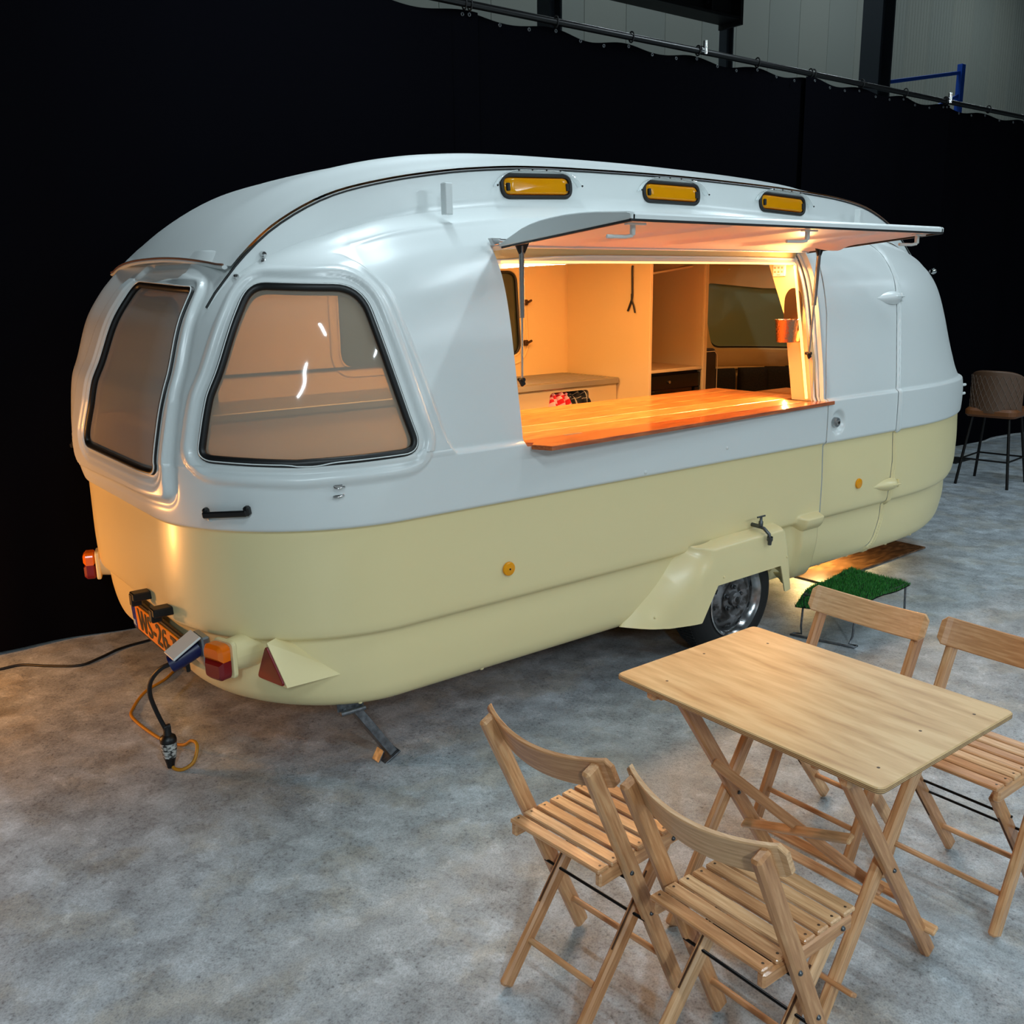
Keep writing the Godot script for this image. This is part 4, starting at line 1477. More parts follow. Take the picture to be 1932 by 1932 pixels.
func table() -> void:
	var t := thing("folding_table", "folding wooden table with a pale plywood top on crossed beech legs", "table", V(1.955, 0, -1.327))
	var mb := MB.new()
	var pl := rpoly([Vector2(-0.391, -0.290), Vector2(0.391, -0.290), Vector2(0.391, 0.290), Vector2(-0.391, 0.290)], 0.022, 6)
	var lay := Transform3D(Basis(V(1, 0, 0), V(0, 0, -1), V(0, 1, 0)), V(0, 0, 0))
	var put := Transform3D(Basis(V(0, 1, 0), PI / 2), V(0, 0.719, 0))
	mb.prism(pl, lay, 0.016, 0.003)
	var top := part("tabletop", mb, M.plywood, t, put)
	mb = MB.new()
	for k in 3:
		mb.prism(grown(pl, 0.0004), lay.translated(V(0, 0.0035 + k * 0.0040, 0)), 0.0012, 0.0)
	part("plywood_edge", mb, M.ply_dark, top)
	mb = MB.new()
	for q in [[-0.335, -0.21], [-0.335, 0.2], [0.27, -0.22], [0.27, 0.20], [0.335, 0.0], [-0.30, 0.02]]:
		mb.lathe([Vector2(0, 0.0165), Vector2(0.0035, 0.0165), Vector2(0.004, 0.016)], 8, Transform3D(Basis(), V(q[0], 0, q[1])))
	part("screw", mb, M.screw, top)
	var nz := 0.243
	var fz := -0.232
	for e in [[nz, 0.0], [fz, 0.0]]:
		var z: float = e[0]
		wbar("leg", t, V(-0.215, 0.70, z + 0.013), V(0.252, 0.006, z + 0.013), 0.024, 0.040, V(1, 0.6, 0), M.beech_1, 0.005)
		wbar("leg", t, V(0.232, 0.70, z - 0.013), V(-0.205, 0.006, z - 0.013), 0.024, 0.040, V(-1, 0.6, 0), M.beech_0, 0.005)
		wbar("batten", t, V(-0.262, 0.700, z + (0.045 if z > 0 else -0.06)), V(0.262, 0.700, z + (0.045 if z > 0 else -0.06)), 0.032, 0.036, Vector3.UP, M.beech_2, 0.008)
		wbar("batten", t, V(-0.25, 0.702, z - 0.04), V(0.25, 0.702, z - 0.04), 0.022, 0.030, Vector3.UP, M.beech_0, 0.005)
	bolts(t, [[V(0.018, 0.353, nz + 0.026), 1], [V(0.018, 0.353, fz + 0.026), 1]], M.zinc)
	# braces lie along the legs' lower faces
	var A := func(y: float, z: float) -> Vector3: return V(lerpf(-0.215, 0.252, (0.70 - y) / 0.694), y, z)
	var off := V(-0.022, -0.016, 0)
	wbar("brace", t, A.call(0.51, fz + 0.035) + off, A.call(0.27, nz - 0.02) + off, 0.012, 0.028, V(1, 0.7, 0), M.beech_1, 0.003)
	wbar("brace", t, A.call(0.28, fz + 0.035) + off * 1.5, A.call(0.49, nz - 0.02) + off * 1.5, 0.012, 0.028, V(1, 0.7, 0), M.beech_2, 0.003)
	wbar("stretcher", t, V(0.125, 0.215, fz - 0.02), V(0.125, 0.215, nz + 0.02), 0.012, 0.028, V(1, 0.7, 0), M.beech_0, 0.003)
	wbar("stretcher", t, V(-0.158, 0.105, fz - 0.03), V(-0.158, 0.105, nz + 0.05), 0.012, 0.028, V(-1, 0.7, 0), M.beech_1, 0.003)
	wbar("stretcher", t, V(0.21, 0.105, fz - 0.03), V(0.21, 0.105, nz + 0.05), 0.012, 0.028, V(1, 0.7, 0), M.beech_2, 0.003)

func step_stool() -> void:
	var o := thing("folding_step", "low folding metal step covered with bright green artificial grass", "step", V(4.22, 0, -2.62))
	var c := [V(-0.27, 0.215, -0.10), V(0.26, 0.215, -0.17), V(0.26, 0.215, 0.14), V(-0.20, 0.215, 0.15)]
	var mb := MB.new()
	for k in 4:
		mb.tube(PackedVector3Array([c[k], c[(k + 1) % 4]]), 0.007, 8)
	for k in 9:
		var f := (k + 1) / 10.0
		mb.tube(PackedVector3Array([c[0].lerp(c[1], f), c[3].lerp(c[2], f)]), 0.003, 6)
	part("frame", mb, M.galv_dark, o)
	for s in [[c[0], c[3], -0.02], [c[1], c[2], 0.02]]:
		var a: Vector3 = s[0]
		var b: Vector3 = s[1]
		var d := V(s[2], 0, 0)
		var k := (b - a).normalized() * 0.03
		mb = MB.new()
		mb.tube(PackedVector3Array([a + V(0, 0.0, 0), V(a.x, 0.05, a.z) + d * 0.6, V(a.x, 0.012, a.z) + d + k * 0.3, V(a.x, 0.007, a.z) + d - k, V(a.x, 0.007, a.z) + d * 2.4 - k, V(a.x, 0.007, a.z) + d * 2.4 + k, V(b.x, 0.007, b.z) + d * 2.4 - k, V(b.x, 0.007, b.z) + d * 2.4 + k, V(b.x, 0.007, b.z) + d + k, V(b.x, 0.012, b.z) + d - k * 0.3, V(b.x, 0.05, b.z) + d * 0.6, b]), 0.0055, 8)
		part("leg", mb, M.galv, o)
	# the grass mat, drooping at its left end
	var mat_p := func(u: float, v: float) -> Vector3:
		var p: Vector3 = (c[0] as Vector3).lerp(c[1], u).lerp((c[3] as Vector3).lerp(c[2], u), v)
		p.y = 0.226 + 0.004 * sin(u * 9.0 + v * 4.0) - 0.055 * pow(sm(0.16, -0.16, u), 1.6) - 0.01 * sm(0.9, 1.05, v)
		return p
	mb = MB.new()
	mb.grid(24, 14, func(i: int, j: int): return mat_p.call(lerpf(-0.13, 1.03, i / 23.0), lerpf(-0.05, 1.06, j / 13.0)))
	mb.grid(24, 14, func(i: int, j: int): return mat_p.call(lerpf(-0.13, 1.03, i / 23.0), lerpf(-0.05, 1.06, j / 13.0)) + V(0, -0.006, 0))
	var mt := part("grass_mat", mb, M.turf_back, o)
	mb = MB.new()
	var r := RandomNumberGenerator.new()
	r.seed = 5
	for k in 9000:
		var p: Vector3 = mat_p.call(r.randf_range(-0.14, 1.035), r.randf_range(-0.055, 1.065))
		var an := r.randf() * TAU
		var w := V(cos(an), 0, sin(an)) * 0.0016
		var tip := V(r.randf_range(-0.008, 0.008), r.randf_range(0.010, 0.019), r.randf_range(-0.008, 0.008))
		var nn := w.cross(tip).normalized()
		var b := mb.v.size()
		var sh := r.randf()
		mb.vert(p - w, nn, Vector2(sh, 0))
		mb.vert(p + w, nn, Vector2(sh, 0))
		mb.vert(p + tip, nn, Vector2(sh, 1))
		mb.tri_i(b, b + 1, b + 2)
	var g := part("grass", mb, M.turf, mt)
	g.set_meta("kind", "stuff")

func cable(called: String, label: String, pts: Array, r: float, m: Material) -> Node3D:
	var cv := Curve3D.new()
	var n := pts.size()
	for i in n:
		var a: Vector3 = pts[maxi(i - 1, 0)]
		var b: Vector3 = pts[mini(i + 1, n - 1)]
		var d := (b - a) / 6.0
		cv.add_point(pts[i], -d, d)
	cv.bake_interval = 0.015
	var mb := MB.new()
	mb.tube(cv.get_baked_points(), r, 8)
	return single(called, mb, m, label, "cable")

func bar_stool() -> void:
	var o := thing("bar_stool", "brown upholstered bar stool with diamond stitching and thin dark metal legs", "stool", V(8.37, 0, -3.93), 0.12)
	var mb := MB.new()
	var back := PackedVector3Array()
	mb.grid(17, 9, func(i: int, j: int):
		var a := lerpf(-1.15, 1.15, i / 16.0)
		return V(0.02 - 0.235 * cos(a) * 1.0, lerpf(0.64, 0.985, j / 8.0) - 0.05 * pow(absf(a) / 1.15, 3.0) * (j / 8.0), 0.235 * sin(a)))
	mb.grid(17, 9, func(i: int, j: int):
		var a := lerpf(-1.15, 1.15, i / 16.0)
		return V(0.02 - 0.205 * cos(a), lerpf(0.64, 0.985, j / 8.0) - 0.05 * pow(absf(a) / 1.15, 3.0) * (j / 8.0), 0.205 * sin(a)))
	var rim := PackedVector3Array()
	for i in 17:
		var a := lerpf(-1.15, 1.15, i / 16.0)
		rim.append(V(0.02 - 0.22 * cos(a), 0.985 - 0.05 * pow(absf(a) / 1.15, 3.0), 0.22 * sin(a)))
	mb.tube(rim, 0.016, 8)
	for e in [0, 16]:
		mb.tube(PackedVector3Array([rim[e], V(rim[e].x, 0.64, rim[e].z)]), 0.016, 8)
	var bk := part("backrest", mb, M.stool_leather, o)
	mb = MB.new()
	for k in 12:
		for sgn in [-1, 1]:
			var pts := PackedVector3Array()
			for i in 9:
				var a: float = -1.2 + k * 0.21 + sgn * (i / 8.0 - 0.5) * 0.62
				if absf(a) > 1.12:
					continue
				pts.append(V(0.02 - 0.237 * cos(a), lerpf(0.66, 0.955, i / 8.0), 0.237 * sin(a)))
			if pts.size() > 1:
				mb.tube(pts, 0.002, 4)
	part("stitching", mb, M.stool_stitch, bk)
	mb = MB.new()
	mb.prism(rpoly([Vector2(-0.21, -0.215), Vector2(0.22, -0.215), Vector2(0.22, 0.215), Vector2(-0.21, 0.215)], 0.08, 6), Transform3D(Basis(V(1, 0, 0), V(0, 0, -1), V(0, 1, 0)), V(0, 0.60, 0)), 0.075, 0.02)
	part("seat", mb, M.stool_tan, o)
	for s in [[-1, -1], [1, -1], [1, 1], [-1, 1]]:
		mb = MB.new()
		mb.tube(PackedVector3Array([V(s[0] * 0.15, 0.60, s[1] * 0.15), V(s[0] * 0.225, 0.0, s[1] * 0.215)]), 0.0125, 10)
		part("leg", mb, M.dark_metal, o)
	mb = MB.new()
	var q := [V(-0.2, 0.23, -0.19), V(0.2, 0.23, -0.19), V(0.2, 0.23, 0.19), V(-0.2, 0.23, 0.19)]
	for k in 4:
		mb.tube(PackedVector3Array([q[k], q[(k + 1) % 4]]), 0.008, 8)
	part("footrest", mb, M.dark_metal, o)

func small_things() -> void:
	var mb: MB
	# cables
	cable("supply_cable", "black cable lying on the floor from the left towards the caravan's rear", [V(-0.4, 0.007, -4.93), V(0.3, 0.007, -4.86), V(0.64, 0.007, -4.86), V(0.73, 0.007, -4.85), V(0.826, 0.007, -4.756), V(0.947, 0.007, -4.664), V(1.056, 0.007, -4.704), V(1.16, 0.007, -4.763), V(1.29, 0.007, -4.788), V(1.6, 0.007, -4.8), V(2.2, 0.007, -4.6)], 0.0065, M.black_cable)
	cable("yellow_cable", "yellow cable looping over the floor to the hanging coupling", [V(2.2, 0.007, -4.3), V(1.6, 0.007, -4.42), V(1.332, 0.007, -4.333), V(1.209, 0.007, -4.223), V(1.1, 0.007, -4.145), V(1.007, 0.007, -4.008), V(0.972, 0.007, -3.9), V(0.998, 0.008, -3.645), V(1.035, 0.03, -3.48), V(1.05, 0.075, -3.40), V(1.052, 0.075, -3.345), V(1.025, 0.03, -3.318), V(0.985, 0.008, -3.325), V(0.962, 0.008, -3.352), V(0.958, 0.02, -3.372)], 0.0065, M.yellow_cable)
	cable("inlet_lead", "dark lead hanging from the blue plug down to the coupling", [V(0.945, 0.478, -3.21), V(0.915, 0.455, -3.24), V(0.895, 0.40, -3.29), V(0.899, 0.33, -3.335), V(0.925, 0.24, -3.365), V(0.951, 0.165, -3.372)], 0.0085, M.lead)
	var cp := thing("cable_coupling", "black cable coupling with white wrapped middle standing on the floor under the lead", "coupling", V(0.956, 0.0, -3.372))
	mb = MB.new()
	mb.lathe([Vector2(0.0, 0.008), Vector2(0.013, 0.008), Vector2(0.017, 0.03), Vector2(0.024, 0.055)], 16)
	mb.lathe([Vector2(0.030, 0.108), Vector2(0.031, 0.122), Vector2(0.028, 0.134), Vector2(0.016, 0.142), Vector2(0.013, 0.158), Vector2(0.010, 0.178), Vector2(0.0, 0.178)], 16)
	for k in 5:
		mb.tube(PackedVector3Array([V(-0.012, 0.148 + k * 0.006, 0), V(0.012, 0.149 + k * 0.006, 0)]), 0.011, 8)
	part("body", mb, M.black_plastic, cp)
	mb = MB.new()
	mb.lathe([Vector2(0.0235, 0.052), Vector2(0.0275, 0.075), Vector2(0.030, 0.10), Vector2(0.0305, 0.112)], 16)
	part("wrapping", mb, M.wrap, cp)
	# board under the door
	mb = MB.new()
	mb.box(Transform3D(), V(1.2, 0.012, 0.75), 0.002)
	single("floor_board", mb, M.board, "dark brown glossy board lying on the floor under the caravan's door", "board", Transform3D(Basis(V(0, 1, 0), 0.02), V(5.33, 0.006, -3.53)))
	# curtain weight
	mb = MB.new()
	mb.prism(PackedVector2Array([Vector2(0, 0), Vector2(0.36, 0.02), Vector2(0.30, 0.30), Vector2(0.02, 0.26)]), Transform3D(Basis(V(1, 0, 0), V(0, 0, -1), V(0, 1, 0)), V(0, 0, 0)), 0.012, 0.003)
	single("curtain_weight", mb, M.black, "flat black base plate on the floor at the curtain hem", "plate", Transform3D(Basis(), V(9.02, 0, -4.58)))
	# fridge
	var f := thing("fridge", "small black glass-door fridge built in under the tall cabinet's shelf", "fridge", V(4.335, 0.70, -4.30))
	mb = MB.new()
	mb.box(Transform3D(Basis(), V(0, 0.265, 0)), V(0.455, 0.53, 0.58), 0.004)
	part("body", mb, M.black_plastic, f)
	mb = MB.new()
	mb.box(Transform3D(Basis(), V(0, 0.475, 0.30)), V(0.455, 0.09, 0.03), 0.005)
	for x in [-0.20, 0.20]:
		mb.box(Transform3D(Basis(), V(x, 0.215, 0.30)), V(0.05, 0.43, 0.03), 0.005)
	mb.box(Transform3D(Basis(), V(0, 0.03, 0.30)), V(0.455, 0.06, 0.03), 0.005)
	var dr := part("door", mb, M.black_gloss, f)
	mb = MB.new()
	mb.box(Transform3D(Basis(), V(0, 0.24, 0.297)), V(0.36, 0.38, 0.008), 0.0)
	part("pane", mb, M.dark_glass, dr)
	mb = MB.new()
	mb.lathe([Vector2(0, 0.012), Vector2(0.009, 0.010), Vector2(0.011, 0.0)], 14, Transform3D(Basis(V(1, 0, 0), PI / 2), V(-0.06, 0.475, 0.316)))
	part("knob", mb, M.chrome, dr)
	# towels stuffed in the hand-hole
	for k in 2:
		mb = MB.new()
		var w := 0.155 if k == 0 else 0.16
		mb.grid(28, 20, func(i: int, j: int):
			var a: float = i / 27.0 * 2 - 1
			var b: float = j / 19.0
			var fold := 0.012 * sin(a * 9.0 + b * 3.0 + k * 2.0) + 0.008 * sin(a * 17.0 - b * 5.0)
			var yy := 0.055 - 0.16 * b * b * (0.9 + 0.2 * a)
			return V(a * w * 0.5 * (1.0 + 0.15 * b), yy * (1.0 - 0.25 * a * a) + fold * 0.6, -0.06 + 0.11 * sqrt(b) + fold - 0.03 * a * a))
		single("tea_towel", mb, M.towel_red if k == 0 else M.towel_dark, ["red and white checked tea towel stuffed in the cabinet hand-hole", "dark tea towel with pale grid lines in the cabinet hand-hole"][k], "towel", Transform3D(Basis(), V(3.615 + k * 0.145, 1.085, -4.222)), "tea towels in the hand-hole")
	# bottle opener with its cap bucket
	var bo := thing("cap_catcher", "dark metal plate and hammered copper cap bucket on the panel beside the opening", "bucket", V(4.09, 1.46, -2.985))
	mb = MB.new()
	var pl := PackedVector2Array([Vector2(-0.052, 0.0), Vector2(0.052, 0.0), Vector2(0.052, 0.19)])
	for i in 13:
		pl.append(Vector2(0.052 * cos(PI * i / 12.0), 0.20 + 0.065 * sin(PI * i / 12.0)))
	pl.append(Vector2(-0.052, 0.19))
	mb.prism(pl, Transform3D(Basis(V(0, 0, 1), V(0, 1, 0), V(-1, 0, 0)), V(0.025, 0, -0.015)), 0.004, 0.001)
	part("plate", mb, M.bronze, bo)
	mb = MB.new()
	mb.lathe([Vector2(0.0, 0.0), Vector2(0.044, 0.0), Vector2(0.047, 0.004), Vector2(0.056, 0.105), Vector2(0.0595, 0.108), Vector2(0.0595, 0.112), Vector2(0.054, 0.112), Vector2(0.045, 0.006), Vector2(0.0, 0.004)], 40, Transform3D(Basis(), V(-0.04, 0.0, 0)))
	part("cap_bucket", mb, M.copper, bo)
	# dangling cord on the partition
	cable("cord", "short black cord with a forked end hanging on the cream partition", [V(4.072, 1.86, -4.1), V(4.068, 1.84, -4.1), V(4.07, 1.75, -4.1), V(4.07, 1.68, -4.1), V(4.07, 1.64, -4.115), V(4.07, 1.60, -4.135)], 0.006, M.cord)
	var c2 := cable("cord", "second short tail of the forked black cord on the cream partition", [V(4.066, 1.70, -4.1), V(4.068, 1.66, -4.1), V(4.068, 1.63, -4.085), V(4.07, 1.59, -4.075)], 0.005, M.cord)
	# bench cushions under the front window
	for k in 5:
		var u := -5.04 - k * 0.262
		var e: Array = far_s.at(u, 1.0, -0.14)
		var z: Vector3 = e[1]
		z.y = 0.0
		z = -z.normalized()
		var xf := Transform3D(Basis(V(0, 1, 0).cross(z), V(0, 1, 0), z), e[0] as Vector3)
		mb = MB.new()
		mb.grid(13, 13, func(i: int, j: int):
			var a := sin((i / 12.0 - 0.5) * PI)
			var b := sin((j / 12.0 - 0.5) * PI)
			return V(a * 0.118, b * 0.125, 0.065 * sqrt(maxf(0.0, (1.0 - pow(absf(a), 6.0)) * (1.0 - pow(absf(b), 6.0))))))
		mb.grid(13, 13, func(i: int, j: int):
			var a := sin((i / 12.0 - 0.5) * PI)
			var b := sin((j / 12.0 - 0.5) * PI)
			return V(a * 0.118, b * 0.125, -0.03 * sqrt(maxf(0.0, (1.0 - pow(absf(a), 6.0)) * (1.0 - pow(absf(b), 6.0))))))
		single("back_cushion", mb, M.cushion, ["dark patterned back cushion under the front window, next to the brown padded seat end", "second dark patterned back cushion from the brown padded seat end", "third dark patterned back cushion from the brown padded seat end", "fourth dark patterned back cushion from the brown padded seat end", "fifth dark patterned back cushion, farthest from the brown padded seat end"][k], "cushion", xf.translated(V(0, 0.0, 0)), "back cushions under the front window")
	var sb := thing("seat_back", "brown padded seat end with pale piping standing beside the tall cabinet", "seat back", V(5.10, 0.82, -4.42))
	mb = MB.new()
	mb.prism(rpoly([[Vector2(-0.08, 0.0), 0.0], [Vector2(0.08, 0.0), 0.0], [Vector2(0.08, 0.50), 0.05], [Vector2(-0.08, 0.50), 0.02]], 0.02, 6), Transform3D(Basis(), V(0, 0, -0.04)), 0.08, 0.012)
	part("pad", mb, M.brown_vinyl, sb)
	mb = MB.new()
	mb.tube(PackedVector3Array([V(-0.08, 0.478, 0.042), V(0.05, 0.478, 0.042), V(0.075, 0.455, 0.042), V(0.08, 0.42, 0.042), V(0.08, 0.1, 0.042)]), 0.003, 6)
	part("piping", mb, M.vinyl, sb)

# ---------------------------------------------------------------- hall
func hall() -> void:
	var mb := MB.new()
	mb.box(Transform3D(Basis(), V(11.5, -0.1, 1.0)), V(41, 0.199, 26), 0.0)
	var fm := mb.mesh()
	var st := SurfaceTool.new()
	st.begin(Mesh.PRIMITIVE_TRIANGLES)
	for k in [[0, 0], [1, 0], [1, 1], [0, 0], [1, 1], [0, 1]]:
		var q := V(-9.0 + 41.0 * k[0], 0, -12.0 + 26.0 * k[1])
		st.set_normal(Vector3.UP)
		st.set_uv(Vector2(q.x, q.z) / 4.5)
		st.set_uv2(Vector2(q.x + 0.3 * q.z, q.z) / 1.3)
		st.add_vertex(q)
	fm = st.commit(fm)
	var fl_ := part_mesh("floor", fm, M.concrete, self, Transform3D(), "grey worn concrete floor with brown stains and pale scratches")
	fl_.set_meta("kind", "structure")
	fl_.set_meta("category", "floor")
	mb = MB.new()
	mb.box(Transform3D(Basis(), V(11.5, 10.1, 1.0)), V(41, 0.2, 26), 0.0)
	struct("ceiling", mb, M.ceiling, "plain hall ceiling")
	for w in [["wall_left", V(-9.1, 5.0, 1.0), V(0.2, 10.2, 26)], ["wall_right", V(32.1, 5.0, 1.0), V(0.2, 10.2, 26)], ["wall_front", V(11.5, 5.0, 14.1), V(41, 10.2, 0.2)]]:
		mb = MB.new()
		mb.box(Transform3D(Basis(), w[1]), w[2], 0.0)
		struct(w[0], mb, M.hall_wall, "plain pale hall wall")
	# back wall of upright panels
	mb = MB.new()
	mb.box(Transform3D(Basis(), V(11.5, 5.0, -12.1)), V(41, 10.2, 0.16), 0.0)
	var wb := struct("wall_back", mb, M.hall_wall, "pale grey sandwich panel wall behind the black curtain")
	var z := -12.0
	for k in 30:
		var x := 2.2 + k * 0.9
		mb = MB.new()
		mb.box(Transform3D(Basis(), V(0, 5.0, 0.02)), V(0.892, 10.0, 0.04), 0.004)
		for r in 8:
			if x > 18.7:
				mb.box(Transform3D(Basis(), V(-0.39 + r * 0.112, 5.0, 0.042)), V(0.012, 10.0, 0.008), 0.003)
		part("panel", mb, M["panel_%d" % (k % 2)], wb, Transform3D(Basis(), V(x, 0, z)))
	# steel frame
	mb = MB.new()
	column(mb, V(12.52, 0, -8.0), 10.0, 0.28, 0.30)
	single("steel_column", mb, M.steel_grey, "dark grey steel column behind the curtain, right of the beam", "column")
	mb = MB.new()
	column(mb, V(9.66, 0, -8.2), 10.0, 0.10, 0.12)
	single("steel_column", mb, M.steel_grey, "slim steel column at the end plate of the roof beam", "column")
	mb = MB.new()
	column(mb, V(6.72, 0, -8.0), 10.0, 0.14, 0.20)
	single("steel_column", mb, M.steel_grey, "steel column above the curtain rail left of the roof beam", "column")
	mb = MB.new()
	mb.box(Transform3D(Basis(), V(8.1, 5.02, -8.0)), V(2.75, 0.5, 0.03), 0.0)
	for y in [4.74, 5.27]:
		mb.box(Transform3D(Basis(), V(8.1, y, -8.0)), V(2.75, 0.035, 0.30), 0.004)
	mb.box(Transform3D(Basis(), V(9.49, 4.98, -8.0)), V(0.04, 0.62, 0.34), 0.004)
	mb.box(Transform3D(Basis(), V(9.0, 5.0, -7.985)), V(0.03, 0.48, 0.28), 0.003)
	var bm := single("steel_beam", mb, M.steel_dark, "dark steel roof beam with a bolted end plate above the curtain", "beam")
	mb = MB.new()
	for k in 6:
		mb.lathe([Vector2(0, 0.02), Vector2(0.016, 0.018), Vector2(0.018, 0)], 6, Transform3D(Basis(V(1, 0, 0), PI / 2), V(8.9, 4.82 + k * 0.075, -7.845)))
	part("bolt", mb, M.steel_dark, bm)
	# blue racking
	var rk := thing("pallet_rack", "blue steel racking upright with cross braces against the ribbed wall", "rack", V(14.78, 0, -8.0))
	mb = MB.new()
	mb.box(Transform3D(Basis(), V(0, 2.45, 0)), V(0.10, 4.9, 0.08), 0.004)
	part("upright", mb, M.blue_steel, rk)
	for s in [[V(-0.03, 4.78, 0), V(-1.95, 4.44, 0)], [V(-0.03, 4.46, 0), V(-0.75, 4.20, 0)]]:
		mb = MB.new()
		mb.bar(s[0], s[1], 0.03, 0.05, V(0, 1, 0.2), 0.003)
		part("brace", mb, M.blue_steel, rk)
	mb = MB.new()
	mb.box(Transform3D(Basis(), V(1.35, 2.08, 0.1)), V(0.12, 4.16, 0.08), 0.004)
	part("upright", mb, M.blue_steel, rk)
	curtains()
	# ceiling lamps outside the frame: tubes placed by their reflections, others added as fill
	for q in LAMPS:
		var o := thing("tube_and_fill_lamp", "long fluorescent tube lamp hanging under the hall ceiling, several of the set added as fill", "lamp", V(q[0], q[1], q[2]), q[4], "fluorescent tube lamps")
		mb = MB.new()
		mb.box(Transform3D(Basis(), V(0, 0.05, 0)), V(0.16, 0.06, q[5] + 0.06), 0.006)
		for s in [-0.6, 0.6]:
			mb.tube(PackedVector3Array([V(0, 0.07, s), V(0, 10.0 - q[1], s)]), 0.006, 6)
		part("housing", mb, M.plastic, o)
		mb = MB.new()
		mb.tube(PackedVector3Array([V(0, 0.0, -0.49 * q[5]), V(0, 0.0, 0.49 * q[5])]), 0.019, 10)
		part("tube", mb, M.tube_glow, o)
		area("tube_light", o, V(0, -0.03, 0), V(0, -1, 0), V(0, 0, 1), Vector2(q[5], 0.12), Color(0.89, 0.965, 1.0), TUBE_E * q[3])
	# warm standing lamp beyond the left edge
	var fl := thing("floor_lamp", "warm upright lamp standing by the curtain left of the caravan", "lamp", V(-0.22, 0, -4.72))
	mb = MB.new()
	mb.lathe([Vector2(0, 0), Vector2(0.14, 0), Vector2(0.14, 0.015), Vector2(0.012, 0.03), Vector2(0.012, 0.30)], 20)
	part("stand", mb, M.dark_metal, fl)
	mb = MB.new()
	mb.tube(PackedVector3Array([V(0, 0.28, 0), V(0, 0.68, 0)]), 0.05, 14)
	part("bulb", mb, M.warm_glow, fl)
	var ol := OmniLight3D.new()
	ol.name = "lamp_light"
	ol.light_color = Color(1.0, 0.68, 0.36)
	ol.light_energy = WARM_E
	ol.omni_range = 30.0
	ol.omni_attenuation = 2.0
	ol.light_size = 0.08
	ol.shadow_enabled = true
	fl.add_child(ol)
	ol.position = V(0.0, 0.48, 0)

func column(mb: MB, at: Vector3, h: float, w: float, d: float) -> void:   # flanges face along x
	for s in [-1, 1]:
		mb.box(Transform3D(Basis(), at + V(s * w / 2, h / 2, 0)), V(0.025, h, d), 0.003)
	mb.box(Transform3D(Basis(), at + V(0, h / 2, 0)), V(w, h, 0.02), 0.0)

func curtains() -> void:
	var rail_y := 3.40
	var mb := MB.new()
	var spans := [[-3.2, 3.595, 0], [3.595, 6.998, 1], [6.998, 9.094, 2], [9.094, 14.6, 3]]
	var labels := ["black stage curtain forming the left part of the backdrop", "black stage curtain hanging behind the middle of the caravan", "narrow black stage curtain behind the caravan's front end", "black stage curtain at the right end of the backdrop"]
	var rr := RandomNumberGenerator.new()
	rr.seed = 11
	for s in spans:
		var a: float = s[0]
		var b: float = s[1]
		var k: int = s[2]
		var n := int((b - a) / 0.035)
		var ph := rr.randf() * 9.0
		mb = MB.new()
		var ties := int(round((b - a) / 0.75))
		var zz := func(x: float, y: float) -> float:
			var g := 1.0 - 0.5 * y / 3.4
			return -5.055 - 0.026 * sin(x * 2.1 + ph) * g - 0.022 * g * sin(x * 5.3 + ph * 2.0 + 0.3 * sin(x * 1.7)) - 0.008 * sin(x * 13.0 + ph) * g - 0.0 * y
		mb.grid(n, 26, func(i: int, j: int):
			var x := lerpf(a - 0.09, b + 0.09, float(i) / (n - 1))
			var f := (x - a) / (b - a) * ties
			var sag := 0.034 * pow(sin(PI * (f - floor(f))), 2.0)
			var y := lerpf(0.012 + 0.01 * sin(x * 3.0), rail_y - 0.035 - sag, j / 25.0)
			return V(x, y, zz.call(x, y) - (0.03 if k % 2 == 1 else 0.0)))
		var c := single("stage_curtain", mb, M.curtain, labels[k], "curtain", Transform3D(), "black stage curtains")
		var em := MB.new()
		em.tube(ring(0.009, 10), 0.0035, 6, true)
		var eye := em.mesh()
		var tm := MB.new()
		tm.tube(ring(0.025, 12), 0.0045, 6, true)
		var tie := tm.mesh()
		var m := ties * 3
		for i in m + 1:
			var x := lerpf(a + 0.02, b - 0.02, float(i) / m)
			if x < 3.4 or x > 12.0:
				continue
			var f := (x - a) / (b - a) * ties
			var sag := 0.034 * pow(sin(PI * (f - floor(f))), 2.0)
			part_mesh("eyelet", eye, M.zinc, c, Transform3D(Basis(), V(x, rail_y - 0.062 - sag, zz.call(x, 3.3) + 0.006)))
			if i % 3 == 0:
				part_mesh("tie", tie, M.black, c, Transform3D(Basis(V(0, 1, 0), PI / 2).scaled(V(1, 1.35, 1)), V(x, rail_y - 0.008, -5.04)))
	mb = MB.new()
	mb.tube(PackedVector3Array([V(-3.3, rail_y, -5.04), V(14.7, rail_y - 0.02, -5.04)]), 0.022, 12)
	var r := single("curtain_rail", mb, M.rail, "long black curtain rail with bright pipe joints", "rail")
	for x in [5.66, 9.09]:
		mb = MB.new()
		mb.tube(PackedVector3Array([V(x - 0.012, rail_y, -5.04), V(x + 0.045, rail_y, -5.04)]), 0.027, 14)
		mb.tube(PackedVector3Array([V(x + 0.03, rail_y - 0.03, -5.02), V(x + 0.03, rail_y + 0.06, -5.02)]), 0.018, 10)
		part("pipe_joint", mb, M.chrome, r)
	for x in [-3.25, 5.68, 14.65]:
		mb = MB.new()
		mb.tube(PackedVector3Array([V(x, 0, -5.24), V(x, rail_y - 0.03, -5.24)]), 0.024, 10)
		part("upright", mb, M.rail, r)

func ring(r: float, k: int) -> PackedVector3Array:
	var o := PackedVector3Array()
	for i in k:
		o.append(V(cos(TAU * i / k) * r, sin(TAU * i / k) * r, 0))
	return o

